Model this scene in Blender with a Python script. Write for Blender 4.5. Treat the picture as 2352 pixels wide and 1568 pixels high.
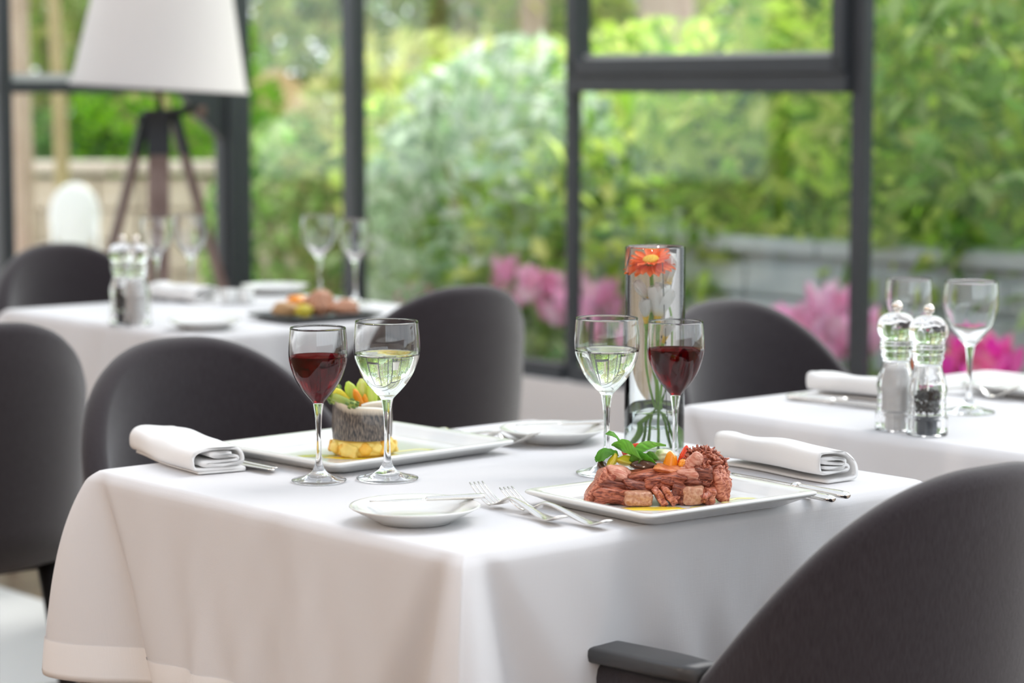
import bpy, bmesh, math, random
import numpy as np
from mathutils import Vector, Matrix
for _o in list(bpy.data.objects): bpy.data.objects.remove(_o, do_unlink=True)
sc = bpy.context.scene
COL = sc.collection
PI = math.pi
R = math.radians
random.seed(7); rng = np.random.default_rng(7)

# ------------------------------------------------------------------ camera, sky, sun, exposure
cd = bpy.data.cameras.new('camera'); cam = bpy.data.objects.new('camera', cd); COL.objects.link(cam)
cam.location = (0, 0, 1.26); cam.rotation_euler = (R(90 - 5.953), 0, 0)
cd.lens = 85; cd.sensor_width = 36; cd.clip_start = .05; cd.clip_end = 200
cd.dof.use_dof = True; cd.dof.focus_distance = 3.02; cd.dof.aperture_fstop = 3.6
sc.camera = cam
wd = bpy.data.worlds.new('World'); sc.world = wd; wd.use_nodes = True
bgn = wd.node_tree.nodes['Background']; bgn.inputs[0].default_value = (.90, .95, 1.0, 1); bgn.inputs[1].default_value = 2.0
sl = bpy.data.lights.new('sun', 'SUN'); sun = bpy.data.objects.new('sun', sl); COL.objects.link(sun)
sl.energy = 3.4; sl.angle = R(35); sl.color = (1, .96, .9)
sun.location = (4, 9, 8)
sun.rotation_euler = Vector((-.55, -.45, -.95)).to_track_quat('-Z', 'Y').to_euler()
sc.view_settings.view_transform = 'Standard'; sc.view_settings.look = 'None'
sc.view_settings.gamma = 1.0; sc.view_settings.use_curve_mapping = False
sc.view_settings.exposure = 0.38
cy = sc.cycles
cy.max_bounces = 20; cy.transmission_bounces = 18; cy.transparent_max_bounces = 24; cy.glossy_bounces = 8; cy.diffuse_bounces = 5
cy.use_denoising = True
cy.sample_clamp_indirect = 8

# ------------------------------------------------------------------ materials
def node_mat(name):
    m = bpy.data.materials.new(name); m.use_nodes = True
    nt = m.node_tree
    return m, nt, nt.nodes['Principled BSDF'], nt.nodes['Material Output']
def pbr(name, col, rough=.5, metal=0, spec=.5, noise=None, bump=None, trans=0, ior=1.45, sheen=0, coat=0, sss=0, tint=None):
    """noise=(scale, colour2, lo, hi, stretch)  bump=(scale, strength, stretch)"""
    m, nt, b, out = node_mat(name)
    b.inputs['Base Color'].default_value = (*col, 1); b.inputs['Roughness'].default_value = rough
    b.inputs['Metallic'].default_value = metal; b.inputs['Specular IOR Level'].default_value = spec
    b.inputs['Transmission Weight'].default_value = trans; b.inputs['IOR'].default_value = ior
    b.inputs['Sheen Weight'].default_value = sheen; b.inputs['Coat Weight'].default_value = coat
    if sheen: b.inputs['Sheen Roughness'].default_value = .5
    if sss: b.inputs['Subsurface Weight'].default_value = sss; b.inputs['Subsurface Scale'].default_value = .01
    def tex(scale, stretch, detail=3):
        tc = nt.nodes.new('ShaderNodeTexCoord'); mp = nt.nodes.new('ShaderNodeMapping'); n = nt.nodes.new('ShaderNodeTexNoise')
        nt.links.new(tc.outputs['Object'], mp.inputs[0]); nt.links.new(mp.outputs[0], n.inputs['Vector'])
        mp.inputs['Scale'].default_value = stretch; n.inputs['Scale'].default_value = scale; n.inputs['Detail'].default_value = detail
        return n
    if noise:
        n = tex(noise[0], noise[4] if len(noise) > 4 else (1, 1, 1))
        r = nt.nodes.new('ShaderNodeValToRGB'); r.color_ramp.elements[0].position = noise[2]; r.color_ramp.elements[1].position = noise[3]
        r.color_ramp.elements[0].color = (*col, 1); r.color_ramp.elements[1].color = (*noise[1], 1)
        nt.links.new(n.outputs[0], r.inputs[0]); nt.links.new(r.outputs[0], b.inputs['Base Color'])
    if bump:
        n = tex(bump[0], bump[2] if len(bump) > 2 else (1, 1, 1))
        bp = nt.nodes.new('ShaderNodeBump'); bp.inputs['Strength'].default_value = bump[1]; bp.inputs['Distance'].default_value = .002
        nt.links.new(n.outputs[0], bp.inputs['Height']); nt.links.new(bp.outputs[0], b.inputs['Normal'])
    return m
def cloth_mat(name, col, transl=.25):
    m, nt, b, out = node_mat(name)
    b.inputs['Base Color'].default_value = (*col, 1); b.inputs['Roughness'].default_value = .85; b.inputs['Specular IOR Level'].default_value = .2
    tc = nt.nodes.new('ShaderNodeTexCoord'); h = None
    for st in ((900, 40, 40), (40, 900, 900)):
        mp = nt.nodes.new('ShaderNodeMapping'); n = nt.nodes.new('ShaderNodeTexNoise'); mp.inputs['Scale'].default_value = st
        nt.links.new(tc.outputs['Object'], mp.inputs[0]); nt.links.new(mp.outputs[0], n.inputs['Vector']); n.inputs['Scale'].default_value = 1
        if h is None: h = n.outputs[0]
        else:
            a = nt.nodes.new('ShaderNodeMath'); a.operation = 'ADD'; nt.links.new(h, a.inputs[0]); nt.links.new(n.outputs[0], a.inputs[1]); h = a.outputs[0]
    bp = nt.nodes.new('ShaderNodeBump'); bp.inputs['Strength'].default_value = .12; bp.inputs['Distance'].default_value = .001
    nt.links.new(h, bp.inputs['Height']); nt.links.new(bp.outputs[0], b.inputs['Normal'])
    t = nt.nodes.new('ShaderNodeBsdfTranslucent'); t.inputs[0].default_value = (col[0], col[1]*.95, col[2]*.9, 1)
    mx = nt.nodes.new('ShaderNodeMixShader'); mx.inputs[0].default_value = transl
    nt.links.new(b.outputs[0], mx.inputs[1]); nt.links.new(t.outputs[0], mx.inputs[2]); nt.links.new(mx.outputs[0], out.inputs[0])
    return m
def glass_mat(name, col=(1, 1, 1), ior=1.5, rough=0):
    m = bpy.data.materials.new(name); m.use_nodes = True; nt = m.node_tree; nt.nodes.clear()
    g = nt.nodes.new('ShaderNodeBsdfGlass'); o = nt.nodes.new('ShaderNodeOutputMaterial')
    g.inputs['Color'].default_value = (*col, 1); g.inputs['IOR'].default_value = ior; g.inputs['Roughness'].default_value = rough
    nt.links.new(g.outputs[0], o.inputs[0]); return m
def pane_mat(name, tint=(.97, .985, .98)):
    m = bpy.data.materials.new(name); m.use_nodes = True; nt = m.node_tree; nt.nodes.clear()
    t = nt.nodes.new('ShaderNodeBsdfTransparent'); t.inputs[0].default_value = (*tint, 1)
    g = nt.nodes.new('ShaderNodeBsdfGlossy'); g.inputs['Roughness'].default_value = 0.0
    lw = nt.nodes.new('ShaderNodeLayerWeight'); lw.inputs[0].default_value = .5
    p5 = nt.nodes.new('ShaderNodeMath'); p5.operation = 'POWER'; p5.inputs[1].default_value = 5
    ma = nt.nodes.new('ShaderNodeMath'); ma.operation = 'MULTIPLY_ADD'; ma.inputs[1].default_value = .9; ma.inputs[2].default_value = .03
    m1 = nt.nodes.new('ShaderNodeMixShader'); o = nt.nodes.new('ShaderNodeOutputMaterial')
    nt.links.new(lw.outputs['Facing'], p5.inputs[0]); nt.links.new(p5.outputs[0], ma.inputs[0]); nt.links.new(ma.outputs[0], m1.inputs[0])
    nt.links.new(t.outputs[0], m1.inputs[1]); nt.links.new(g.outputs[0], m1.inputs[2])
    nt.links.new(m1.outputs[0], o.inputs[0]); return m
def leaf_mat(name, rough=.45, transl=.35):
    m, nt, b, out = node_mat(name)
    a = nt.nodes.new('ShaderNodeAttribute'); a.attribute_name = 'Col'
    nt.links.new(a.outputs['Color'], b.inputs['Base Color']); b.inputs['Roughness'].default_value = rough
    t = nt.nodes.new('ShaderNodeBsdfTranslucent'); nt.links.new(a.outputs['Color'], t.inputs[0])
    mx = nt.nodes.new('ShaderNodeMixShader'); mx.inputs[0].default_value = transl
    nt.links.new(b.outputs[0], mx.inputs[1]); nt.links.new(t.outputs[0], mx.inputs[2]); nt.links.new(mx.outputs[0], out.inputs[0])
    return m
def striped_mat(name, c1, c2, scale, stretch, lo=.4, hi=.6, rough=.6):
    return pbr(name, c1, rough, noise=(scale, c2, lo, hi, stretch), bump=(scale, .3, stretch))

M = {}
M['cloth'] = cloth_mat('white_linen', (.845, .84, .855), .22)
M['hemcloth'] = cloth_mat('white_linen_double', (.89, .88, .88), .08)
M['napkin'] = cloth_mat('napkin_linen', (.87, .865, .86), .12)
M['fabric'] = pbr('charcoal_fabric', (.022, .0165, .020), .9, sheen=.42, spec=.15, noise=(1, (.038, .032, .037), .35, .65, (900, 900, 60)), bump=(1, .25, (900, 900, 120)))
M['armwood'] = pbr('dark_satin_arm', (.035, .036, .038), .38, noise=(6, (.05, .05, .052), .3, .7))
M['leg'] = pbr('black_stained_leg', (.018, .017, .018), .42)
M['tablewood'] = pbr('brown_table_wood', (.10, .065, .04), .5, noise=(8, (.15, .10, .06), .3, .7, (1, 6, 6)))
M['porcelain'] = pbr('white_porcelain', (.73, .735, .72), .12, coat=.3)
M['darkplate'] = pbr('black_slate', (.02, .022, .025), .35)
M['steel'] = pbr('polished_steel', (.82, .79, .75), .16, metal=1)
M['glass'] = glass_mat('clear_glass', (.995, .998, .998), 1.48)
M['vaseglass'] = glass_mat('vase_glass', (.985, .995, .993), 1.46)
M['acrylic'] = glass_mat('clear_acrylic', (.985, .985, .985), 1.49)
M['water'] = glass_mat('water', (.97, .985, .985), 1.33)
M['white_wine'] = glass_mat('pale_wine', (.975, .98, .95), 1.34)
M['red_wine'] = glass_mat('red_wine_liquid', (.30, .006, .022), 1.34)
M['pane'] = pane_mat('window_glass'); M['roof_filter'] = pane_mat('roof_light_filter', (.47, .48, .50))
M['frame'] = pbr('anthracite_frame', (.038, .043, .050), .42, noise=(3, (.05, .056, .064), .3, .7))
M['skybevel'] = pbr('skylit_bevel', (.55, .57, .55), .5)  # frame bevel under the sky, its light put into the pale colour
M['plinth'] = pbr('white_plaster', (.80, .775, .77), .8, bump=(40, .1))
M['warmwall'] = pbr('warm_plaster', (.74, .62, .53), .85, bump=(30, .1))
M['shading_ceiling'] = pbr('ceiling_white', (.72, .68, .64), .9)
M['floor'] = pbr('brown_wood_floor', (.14, .085, .055), .4, noise=(2.2, (.24, .155, .10), .3, .7, (1, 9, 1)), bump=(3, .2, (1, 12, 1)))
M['floor_patch'] = pbr('pale_floor_patch', (.78, .78, .76), .95, bump=(300, .4))
M['shade'] = cloth_mat('lamp_shade_linen', (.80, .78, .77), .35)
M['lampwood'] = pbr('brown_walnut', (.13, .08, .066), .45, noise=(10, (.24, .17, .15), .3, .7, (5, 5, 1)))
M['lampmetal'] = pbr('dark_lamp_metal', (.03, .032, .035), .35, metal=.6)
M['leaf'] = leaf_mat('leaf', .4, .6)
M['petal'] = leaf_mat('petal', .55, .22)
M['bark'] = pbr('tan_bark', (.36, .26, .20), .9, noise=(6, (.52, .41, .33), .3, .7, (3, 3, .7)), bump=(12, .5, (3, 3, .6)))
M['bark2'] = pbr('olive_bark', (.30, .24, .12), .9, noise=(5, (.42, .34, .18), .3, .7, (3, 3, .7)))
M['stonewall'] = pbr('beige_stone', (.56, .47, .37), .9, noise=(4, (.68, .60, .50), .3, .7), bump=(20, .3))
M['terrace'] = pbr('beige_paving', (.58, .49, .42), .9, noise=(2.5, (.68, .60, .53), .3, .7))
M['soil'] = pbr('garden_soil', (.16, .12, .07), .95, noise=(3, (.22, .18, .09), .3, .7))
M['slate'] = pbr('haze_grey', (.50, .56, .59), .7, noise=(3, (.60, .66, .68), .3, .7))  # bluish grey chosen for the haze in the glass
M['planter'] = pbr('planter_stone', (.22, .23, .23), .8, noise=(6, (.3, .31, .31), .3, .7))
M['whitepaint'] = pbr('white_garden_paint', (.82, .82, .82), .5)
M['stem'] = pbr('flower_stem', (.17, .36, .05), .45, noise=(60, (.25, .45, .08), .3, .7))
M['drystem'] = pbr('dark_wire_stem', (.035, .04, .02), .6)
M['salt'] = pbr('white_salt', (.84, .83, .82), .8, bump=(500, .5))
M['pepper'] = pbr('black_peppercorn', (.022, .016, .013), .55, bump=(400, .6))
M['grinder'] = pbr('dark_grinder', (.05, .06, .075), .45)
M['brass'] = pbr('gilded_ball', (.86, .78, .70), .14, metal=1)

# ------------------------------------------------------------------ helpers
def link(name, me, mat=None, parent=None, smooth=True):
    o = bpy.data.objects.new(name, me); COL.objects.link(o)
    if mat is not None and not me.materials: me.materials.append(M[mat] if isinstance(mat, str) else mat)
    if parent is not None: o.parent = parent
    if smooth: me.polygons.foreach_set('use_smooth', [True]*len(me.polygons))
    return o
def pyd(verts, faces, name='m'):
    me = bpy.data.meshes.new(name); me.from_pydata([tuple(v) for v in verts], [], faces); me.update(); return me
def mesh(name, verts, faces, mat, parent=None, smooth=True):
    return link(name, pyd(verts, faces, name), mat, parent, smooth)
def tag(o, label, cat, group=None):
    o['label'] = label; o['category'] = cat
    if group: o['group'] = group
    return o
def thing(name, label, cat, loc=(0, 0, 0), rz=0, group=None):
    o = bpy.data.objects.new(name, None); COL.objects.link(o); o.location = loc; o.rotation_euler = (0, 0, rz)
    o.empty_display_size = .05
    return tag(o, label, cat, group)
def struct(o): o['kind'] = 'structure'; return o
def copy_tree(o, parent=None):
    c = o.copy(); COL.objects.link(c); c.parent = parent
    for ch in list(o.children): copy_tree(ch, c)
    return c
def place(o, loc, rz=0, label=None, group=None, src=None):
    o.location = loc; o.rotation_euler = (0, 0, rz)
    if label: o['label'] = label
    if group: o['group'] = group
    return o
def loft(rings, closed=True, cap0=True, cap1=True):
    n = len(rings[0]); v = [p for r in rings for p in r]; f = []
    for i in range(len(rings)-1):
        for j in range(n if closed else n-1):
            k = (j+1) % n
            f.append((i*n+j, i*n+k, (i+1)*n+k, (i+1)*n+j))
    if closed and cap0: f.append(tuple(range(n-1, -1, -1)))
    if closed and cap1: f.append(tuple((len(rings)-1)*n+j for j in range(n)))
    return v, f
def lathe(prof, n=48, cap=True):
    """prof = [(r,z)...]; r==0 at an end closes to a point"""
    v = []; f = []; idx = []
    for r, z in prof:
        if r <= 1e-7: idx.append([len(v)]); v.append((0, 0, z))
        else:
            idx.append(list(range(len(v), len(v)+n)))
            v += [(r*math.cos(2*PI*j/n), r*math.sin(2*PI*j/n), z) for j in range(n)]
    for a, b in zip(idx[:-1], idx[1:]):
        for j in range(n):
            k = (j+1) % n
            if len(a) == 1 and len(b) == 1: continue
            if len(a) == 1: f.append((a[0], b[k], b[j]))
            elif len(b) == 1: f.append((a[j], a[k], b[0]))
            else: f.append((a[j], a[k], b[k], b[j]))
    return v, f
def spline(pts, n):
    """Catmull-Rom through pts, n samples"""
    P = [np.array(p, float) for p in pts]; P = [2*P[0]-P[1]] + P + [2*P[-1]-P[-2]]
    out = []; m = len(P)-3
    for i in range(n):
        t = i/(n-1)*m; k = min(int(t), m-1); t -= k
        a, b, c, d = P[k:k+4]
        out.append(.5*((2*b)+(-a+c)*t+(2*a-5*b+4*c-d)*t*t+(-a+3*b-3*c+d)*t**3))
    return out
def tube(path, rad, n=8, cap=True):
    pts = [Vector(p) for p in path]; rings = []
    if not hasattr(rad, '__len__'): rad = [rad]*len(pts)
    ref = Vector((0, 0, 1))
    for i, p in enumerate(pts):
        t = (pts[min(i+1, len(pts)-1)]-pts[max(i-1, 0)]).normalized()
        r = ref if abs(t.dot(ref)) < .95 else Vector((1, 0, 0))
        a = t.cross(r).normalized(); b = a.cross(t)
        rings.append([tuple(p+rad[i]*(math.cos(2*PI*j/n)*a+math.sin(2*PI*j/n)*b)) for j in range(n)])
    return loft(rings)
def box(cx_, cy_, cz_, sx, sy, sz, bev=0, seg=2):
    bm = bmesh.new(); bmesh.ops.create_cube(bm, size=1)
    bmesh.ops.scale(bm, vec=(sx, sy, sz), verts=bm.verts); bmesh.ops.translate(bm, vec=(cx_, cy_, cz_), verts=bm.verts)
    if bev: bmesh.ops.bevel(bm, geom=bm.edges[:], offset=bev, segments=seg, profile=.5, affect='EDGES')
    me = bpy.data.meshes.new('box'); bm.to_mesh(me); bm.free(); return me
def join(*vf):
    V = []; F = []
    for v, f in vf:
        k = len(V); V += list(v); F += [tuple(i+k for i in q) for q in f]
    return V, F
def xf(vf, mat):
    return [tuple(mat @ Vector(p)) for p in vf[0]], vf[1]
def lump(seed, sx, sy, sz, jag=.25, sub=2, facet=False):
    """an irregular chunk; facet = a torn block with fibrous faces"""
    r = random.Random(seed); bm = bmesh.new()
    if facet:
        bmesh.ops.create_cube(bm, size=2)
        bmesh.ops.subdivide_edges(bm, edges=bm.edges[:], cuts=7, use_grid_fill=True)
    else: bmesh.ops.create_icosphere(bm, subdivisions=sub+1, radius=1)
    ph = [r.uniform(0, 6.3) for _ in range(9)]
    for v in bm.verts:
        c = v.co.copy()
        if facet: q = (abs(c.x)**7+abs(c.y)**7+abs(c.z)**7)**(1/7); c = c/q
        k = 1+jag*(math.sin(3*c.x+ph[0])*math.sin(2.6*c.y+ph[1])+.6*math.sin(5*c.z+ph[2]+2*c.x)+.35*math.sin(8*c.y+ph[3])*math.sin(7*c.z+ph[4]))
        if jag > .11: k += jag*(.35*math.sin(14*c.y+5*c.z+ph[5])*math.sin(3*c.x+ph[6])+.22*r.uniform(-1, 1))
        v.co = Vector((c.x*sx*k, c.y*sy*k, c.z*sz*(1+(k-1)*.8)))
    me = bpy.data.meshes.new('lump'); bm.to_mesh(me); bm.free(); return me
def coloured(me, cols_per_vert):
    at = me.color_attributes.new('Col', 'FLOAT_COLOR', 'POINT')
    at.data.foreach_set('color', np.asarray(cols_per_vert, np.float32).reshape(-1))

AZ = R(40.5)                                # the row of tables and the window wall stand turned by this angle
AV = Vector((math.cos(AZ), math.sin(AZ), 0)); AU = Vector((-math.sin(AZ), math.cos(AZ), 0))
TOP = .75

# ------------------------------------------------------------------ the room (coordinates along the window wall: x = v, y = u, turned by AZ)
def wv(v, u, z=0): p = AV*v+AU*u; return (p.x, p.y, z)
def turned(o): o.rotation_euler = (0, 0, AZ); return o
WV, WU = 5.08, 7.54
def slab(name, x0, x1, y0, y1, z0, z1, mat, parent=None, bev=0):
    o = link(name, box((x0+x1)/2, (y0+y1)/2, (z0+z1)/2, abs(x1-x0), abs(y1-y0), abs(z1-z0), bev), mat, parent, smooth=False)
    return o
struct(turned(slab('floor', -4.2, WV, -4.2, WU, -.1, 0, 'floor')))
struct(turned(slab('wall_left', -4.3, -4.2, -4.2, WU, 0, 3.0, 'warmwall')))
struct(turned(slab('wall_back', -4.3, WV, -4.3, -4.2, 0, 1.1, 'plinth')))
struct(turned(slab('shading_ceiling', -4.3, -.6, -4.3, WU, 2.9, 3.0, 'shading_ceiling')))  # unseen partial slab, shaped to keep the camera side darker
struct(turned(slab('wall_window_base', WV-.06, WV+.10, -4.2, WU+.10, 0, .345, 'plinth')))
struct(turned(slab('wall_terrace', -4.2, 2.11, WU-.06, WU+.10, 0, 3.0, 'plinth')))  # out of view, made solid for an even reflection in the panes
struct(turned(slab('wall_terrace_base', 2.11, WV-.06, WU-.06, WU+.10, 0, .345, 'plinth')))

# window wall: posts, rails and panes
def windows():
    n = 0
    us = [WU, 6.79, 5.647, 4.458, 3.27, 2.08, .89, -.3, -1.5, -2.7, -4.2]
    for i in range(len(us)-1):
        a, b = us[i], us[i+1]                     # a > b
        n += 1
        w = turned(thing('window_%d' % n, 'x', 'window')); struct(w); del w['label']; del w['category']
        pw, dp = ((.036, .055), (.020, .036), (.024, .042))[min(i, 2)]
        if i == 0:
            slab('post', WV-.07, WV+.03, WU-.07, WU+.03, .345, 2.9, 'frame', w, .004)
            slab('post_cover', WV-.085, WV+.045, WU-.045, WU+.005, .345, 2.9, 'frame', w, .004)
        slab('post', WV-dp*.6, WV+dp*.4, b-pw, b+pw, .345, 2.9, 'frame', w, .004)
        slab('bottom_rail', WV-.04, WV+.03, b+pw, a-.03, .345, .395, 'frame', w, .003)
        slab('top_rail', WV-.04, WV+.03, b+pw, a-.03, 2.82, 2.9, 'frame', w, .003)
        if i == 2:                                # the panel with the opening light above a transom
            slab('transom', WV-.05, WV+.03, b+pw, a-.03, 1.250, 1.304, 'frame', w, .003)
            slab('sash_rail', WV-.06, WV+.01, b+pw+.008, a-.036, 1.3035, 1.352, 'frame', w, .003)
            slab('sash_rail', WV-.06, WV+.01, b+pw+.008, a-.036, 2.60, 2.65, 'frame', w, .003)
            slab('sash_stile', WV-.06, WV+.01, b+pw+.006, b+pw+.046, 1.31, 2.65, 'frame', w, .003)
            slab('sash_stile', WV-.06, WV+.01, a-.066, a-.036, 1.31, 2.65, 'frame', w, .003)
            slab('lit_bevel', WV-.02, WV+.012, b+pw+.046, a-.066, 1.352, 1.366, 'skybevel', w)
            slab('pane', WV-.012, WV-.006, b+pw+.046, a-.066, 1.36, 2.6, 'pane', w)
            slab('pane', WV-.006, WV, b+pw, a-.03, .395, 1.25, 'pane', w)
        else:
            slab('pane', WV-.006, WV, b+pw, a-.03, .395, 2.82, 'pane', w)
    vs = [WV, 4.108, 3.11, 2.11]
    for i in range(len(vs)-1):
        a, b = vs[i], vs[i+1]
        n += 1
        w = turned(thing('window_%d' % n, 'x', 'window')); struct(w); del w['label']; del w['category']
        slab('post', b-.026, b+.026, WU-.05, WU+.03, .345, 2.9, 'frame', w, .004)
        slab('bottom_rail', b+.026, a-.07, WU-.04, WU+.03, .345, .395, 'frame', w, .003)
        slab('top_rail', b+.026, a-.07, WU-.04, WU+.03, 2.82, 2.9, 'frame', w, .003)
        slab('transom', b+.026, a-.07, WU-.05, WU+.03, 1.246, 1.288, 'frame', w, .003)
        slab('lit_bevel', b+.026, a-.07, WU-.02, WU+.012, 1.288, 1.315, 'skybevel', w)
        slab('pane', b+.026, a-.07, WU-.006, WU, 1.31, 2.82, 'pane', w)
        slab('pane', b+.026, a-.07, WU-.006, WU, .395, 1.246, 'pane', w)
        if i == 0:                                # knee bracket between corner post and transom
            v = [(a-.07, WU-.05, 1.25), (a-.26, WU-.05, 1.25), (a-.22, WU-.05, 1.19), (a-.07, WU-.05, 1.06),
                 (a-.07, WU-.01, 1.25), (a-.26, WU-.01, 1.25), (a-.22, WU-.01, 1.19), (a-.07, WU-.01, 1.06)]
            mesh('bracket', v, [(0, 1, 2, 3), (7, 6, 5, 4), (0, 4, 5, 1), (1, 5, 6, 2), (2, 6, 7, 3), (3, 7, 4, 0)], 'frame', w, smooth=False)
windows()
for n_ in range(6):                              # unseen rear glazing behind the viewer, added to let light onto the cloth
    w = turned(bpy.data.objects.new('window_%d' % (14+n_), None)); COL.objects.link(w); struct(w); x0 = -4.2+n_*1.546
    slab('post', x0, x0+.05, -4.28, -4.22, 1.1, 2.9, 'frame', w); slab('top_rail', x0+.05, x0+1.546, -4.28, -4.22, 2.82, 2.9, 'frame', w)
    mesh('pane', [(x0+.05, -4.25, 1.1), (x0+1.546, -4.25, 1.1), (x0+1.546, -4.25, 2.82), (x0+.05, -4.25, 2.82)], [(0, 1, 2, 3)], 'pane', w, False)
for k, v in enumerate((4.3, 3.0, 1.7)):          # bars of the unseen added glass roof
    struct(turned(slab('trim_%d' % (k+1), v-.03, v+.03, -4.2, WU, 2.9, 3.0, 'frame')))
_rv = [-.6, 1.7, 3.0, 4.3, WV+.1]
rf = struct(turned(bpy.data.objects.new('ceiling_light_filter', None))); COL.objects.link(rf)  # unseen tinted roof, added to dim the light on the tables
for a_, b_ in zip(_rv[:-1], _rv[1:]): mesh('pane', [(a_+.03, -4.2, 2.96), (b_-.03, -4.2, 2.96), (b_-.03, WU, 2.96), (a_+.03, WU, 2.96)], [(0, 1, 2, 3)], 'roof_filter', rf, False)

# ------------------------------------------------------------------ the garden outside
struct(slab('ground', -30, 30, -2, 45, -.16, -.12, 'soil'))
tag(turned(slab('terrace_paving', -6, WV+1.2, WU+.12, WU+4.2, -.12, -.05, 'terrace')), 'pale beige paved terrace beyond the left windows', 'paving')['kind'] = 'structure'

def leaves_mesh(P, Nn, size, pal, wid=.45, jit=.8):
    """one folded leaf per point; P,N arrays"""
    n = len(P); s = size*rng.uniform(.6, 1.25, n)[:, None]
    d = Nn*.5+rng.normal(0, jit, (n, 3)); d[:, 2] -= .1; d /= np.linalg.norm(d, axis=1)[:, None]
    up = Nn*.4+np.array([0, 0, .8])+rng.normal(0, .5, (n, 3)); sd = np.cross(d, up); sd /= (np.linalg.norm(sd, axis=1)[:, None]+1e-9)
    nm = np.cross(sd, d)
    a = P-d*s*.5; b = P+sd*s*wid*.5+nm*s*.06; c = P+d*s*.5-nm*s*.05; e = P-sd*s*wid*.5+nm*s*.06
    V = np.stack([a, b, c, e], 1).reshape(-1, 3)
    me = bpy.data.meshes.new('leaves'); me.vertices.add(4*n); me.vertices.foreach_set('co', V.astype(np.float32).reshape(-1))
    me.loops.add(4*n); me.loops.foreach_set('vertex_index', np.arange(4*n, dtype=np.int32))
    me.polygons.add(n); me.polygons.foreach_set('loop_start', np.arange(0, 4*n, 4, dtype=np.int32)); me.polygons.foreach_set('loop_total', np.full(n, 4, np.int32))
    me.update(); me.validate()
    pal = np.array(pal); ci = rng.integers(0, len(pal), n); cj = rng.integers(0, len(pal), n); t = rng.uniform(0, 1, n)[:, None]
    c = (pal[ci]*(1-t)+pal[cj]*t)*rng.uniform(.72, 1.42, n)[:, None]
    c = np.concatenate([np.clip(c, 0, .95), np.ones((n, 1))], 1)
    coloured(me, np.repeat(c, 4, 0)); me.materials.append(M['leaf'])
    return me
def shell_points(cx, cy, cz, rx, ry, rz, n, lumps=7, inner=.25):
    d = rng.normal(0, 1, (n, 3)); d /= np.linalg.norm(d, axis=1)[:, None]
    k = np.ones(n)
    for _ in range(lumps):
        q = rng.normal(0, 1, 3); q /= np.linalg.norm(q); k += .22*np.exp(-((1-d@q)/.12))
    k *= 1-inner*rng.random(n)**1.5
    P = d*k[:, None]*np.array([rx, ry, rz])+np.array([cx, cy, cz])
    return P, d
BRIGHT = [(.52, .72, .10), (.34, .58, .07), (.78, .84, .26), (.14, .30, .04), (.66, .80, .22)]
MID = [(.22, .44, .09), (.38, .60, .14), (.10, .24, .05), (.52, .68, .26), (.60, .72, .38)]
HAZED = [(.52, .64, .46), (.64, .74, .58), (.36, .52, .30), (.74, .80, .70), (.24, .42, .20)]
OLIVE = [(.56, .58, .18), (.64, .60, .26), (.40, .52, .12), (.70, .74, .30), (.46, .46, .22)]
DARK = [(.10, .22, .07), (.16, .32, .09), (.07, .15, .05), (.24, .40, .12)]
def shrub(name, label, x, y, r, h, n, size, pal, z0=-.12, group=None, stretch=1.0, stems=5, inner=.3):
    t = thing(name, label, 'shrub', (x, y, z0), 0, group)
    P, N = shell_points(0, 0, h*.52, r*stretch, r, h*.50, n, inner=inner)
    k = P[:, 2] > .02
    o = link('foliage', leaves_mesh(P[k], N[k], size, pal), None, t, smooth=False); o['kind'] = 'stuff'
    rr = random.Random(int(x*1000)+int(y*10))
    for _ in range(stems):
        a = rr.uniform(0, 6.3); q = r*.5
        mesh('stem', *tube([(0, 0, 0), (.3*q*math.cos(a), .3*q*math.sin(a), h*.35), (q*math.cos(a), q*math.sin(a), h*.8)], [.025, .018, .008], 6), 'bark2', t)
    return t
HG = 'leafy shrubs of the hedge outside the windows'
hedge = [(6.75, 3.6, .85, 2.5, MID, 'mid green hedge shrub at far right beyond the glass'),
         (6.75, 4.5, .85, 2.6, MID, 'tall mid green hedge shrub right of the right-hand window post'),
         (6.75, 5.35, .85, 2.1, BRIGHT, 'bright green leafy hedge shrub behind the salt and pepper mills'),
         (6.7, 6.2, .85, 1.42, BRIGHT, 'bright green hedge shrub seen through the window below the transom'),
         (6.75, 7.1, .85, 1.36, BRIGHT, 'rounded green hedge shrub behind the flower vase'),
         (7.0, 7.9, .8, 1.42, BRIGHT, 'light green hedge shrub left of the transom window'),
         (7.2, 8.8, .8, 1.4, OLIVE, 'yellow green hedge shrub between the two dark middle posts')]
for v, u, r, h, pal, lab in hedge:
    x, y, _ = wv(v, u); shrub('hedge_shrub', lab, x, y, r, h+.12, 5200, .13, pal, group=HG)
x, y, _ = wv(5.95, 6.95); shrub('hazed_shrub', 'green shrub paled for the haze on the middle window pane', x, y, .62, 1.42, 3000, .115, HAZED, group=HG)  # leaf colours whitened to carry the reflection on the pane
shrub('low_shrub', 'dense mid green bush right of the corner post', -.92, 10.9, .48, 1.18, 2600, .11, MID, group=HG)
shrub('low_shrub', 'lime green bush above the beige garden wall', -1.85, 13.0, .55, 1.75, 4200, .10, [(.22, .50, .02), (.34, .62, .03), (.16, .36, .03)], group=HG)
shrub('low_shrub', 'dark green clipped bush at the foot of the beige garden wall', -2.35, 12.9, .5, 1.25, 3000, .09, DARK, group=HG)
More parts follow.
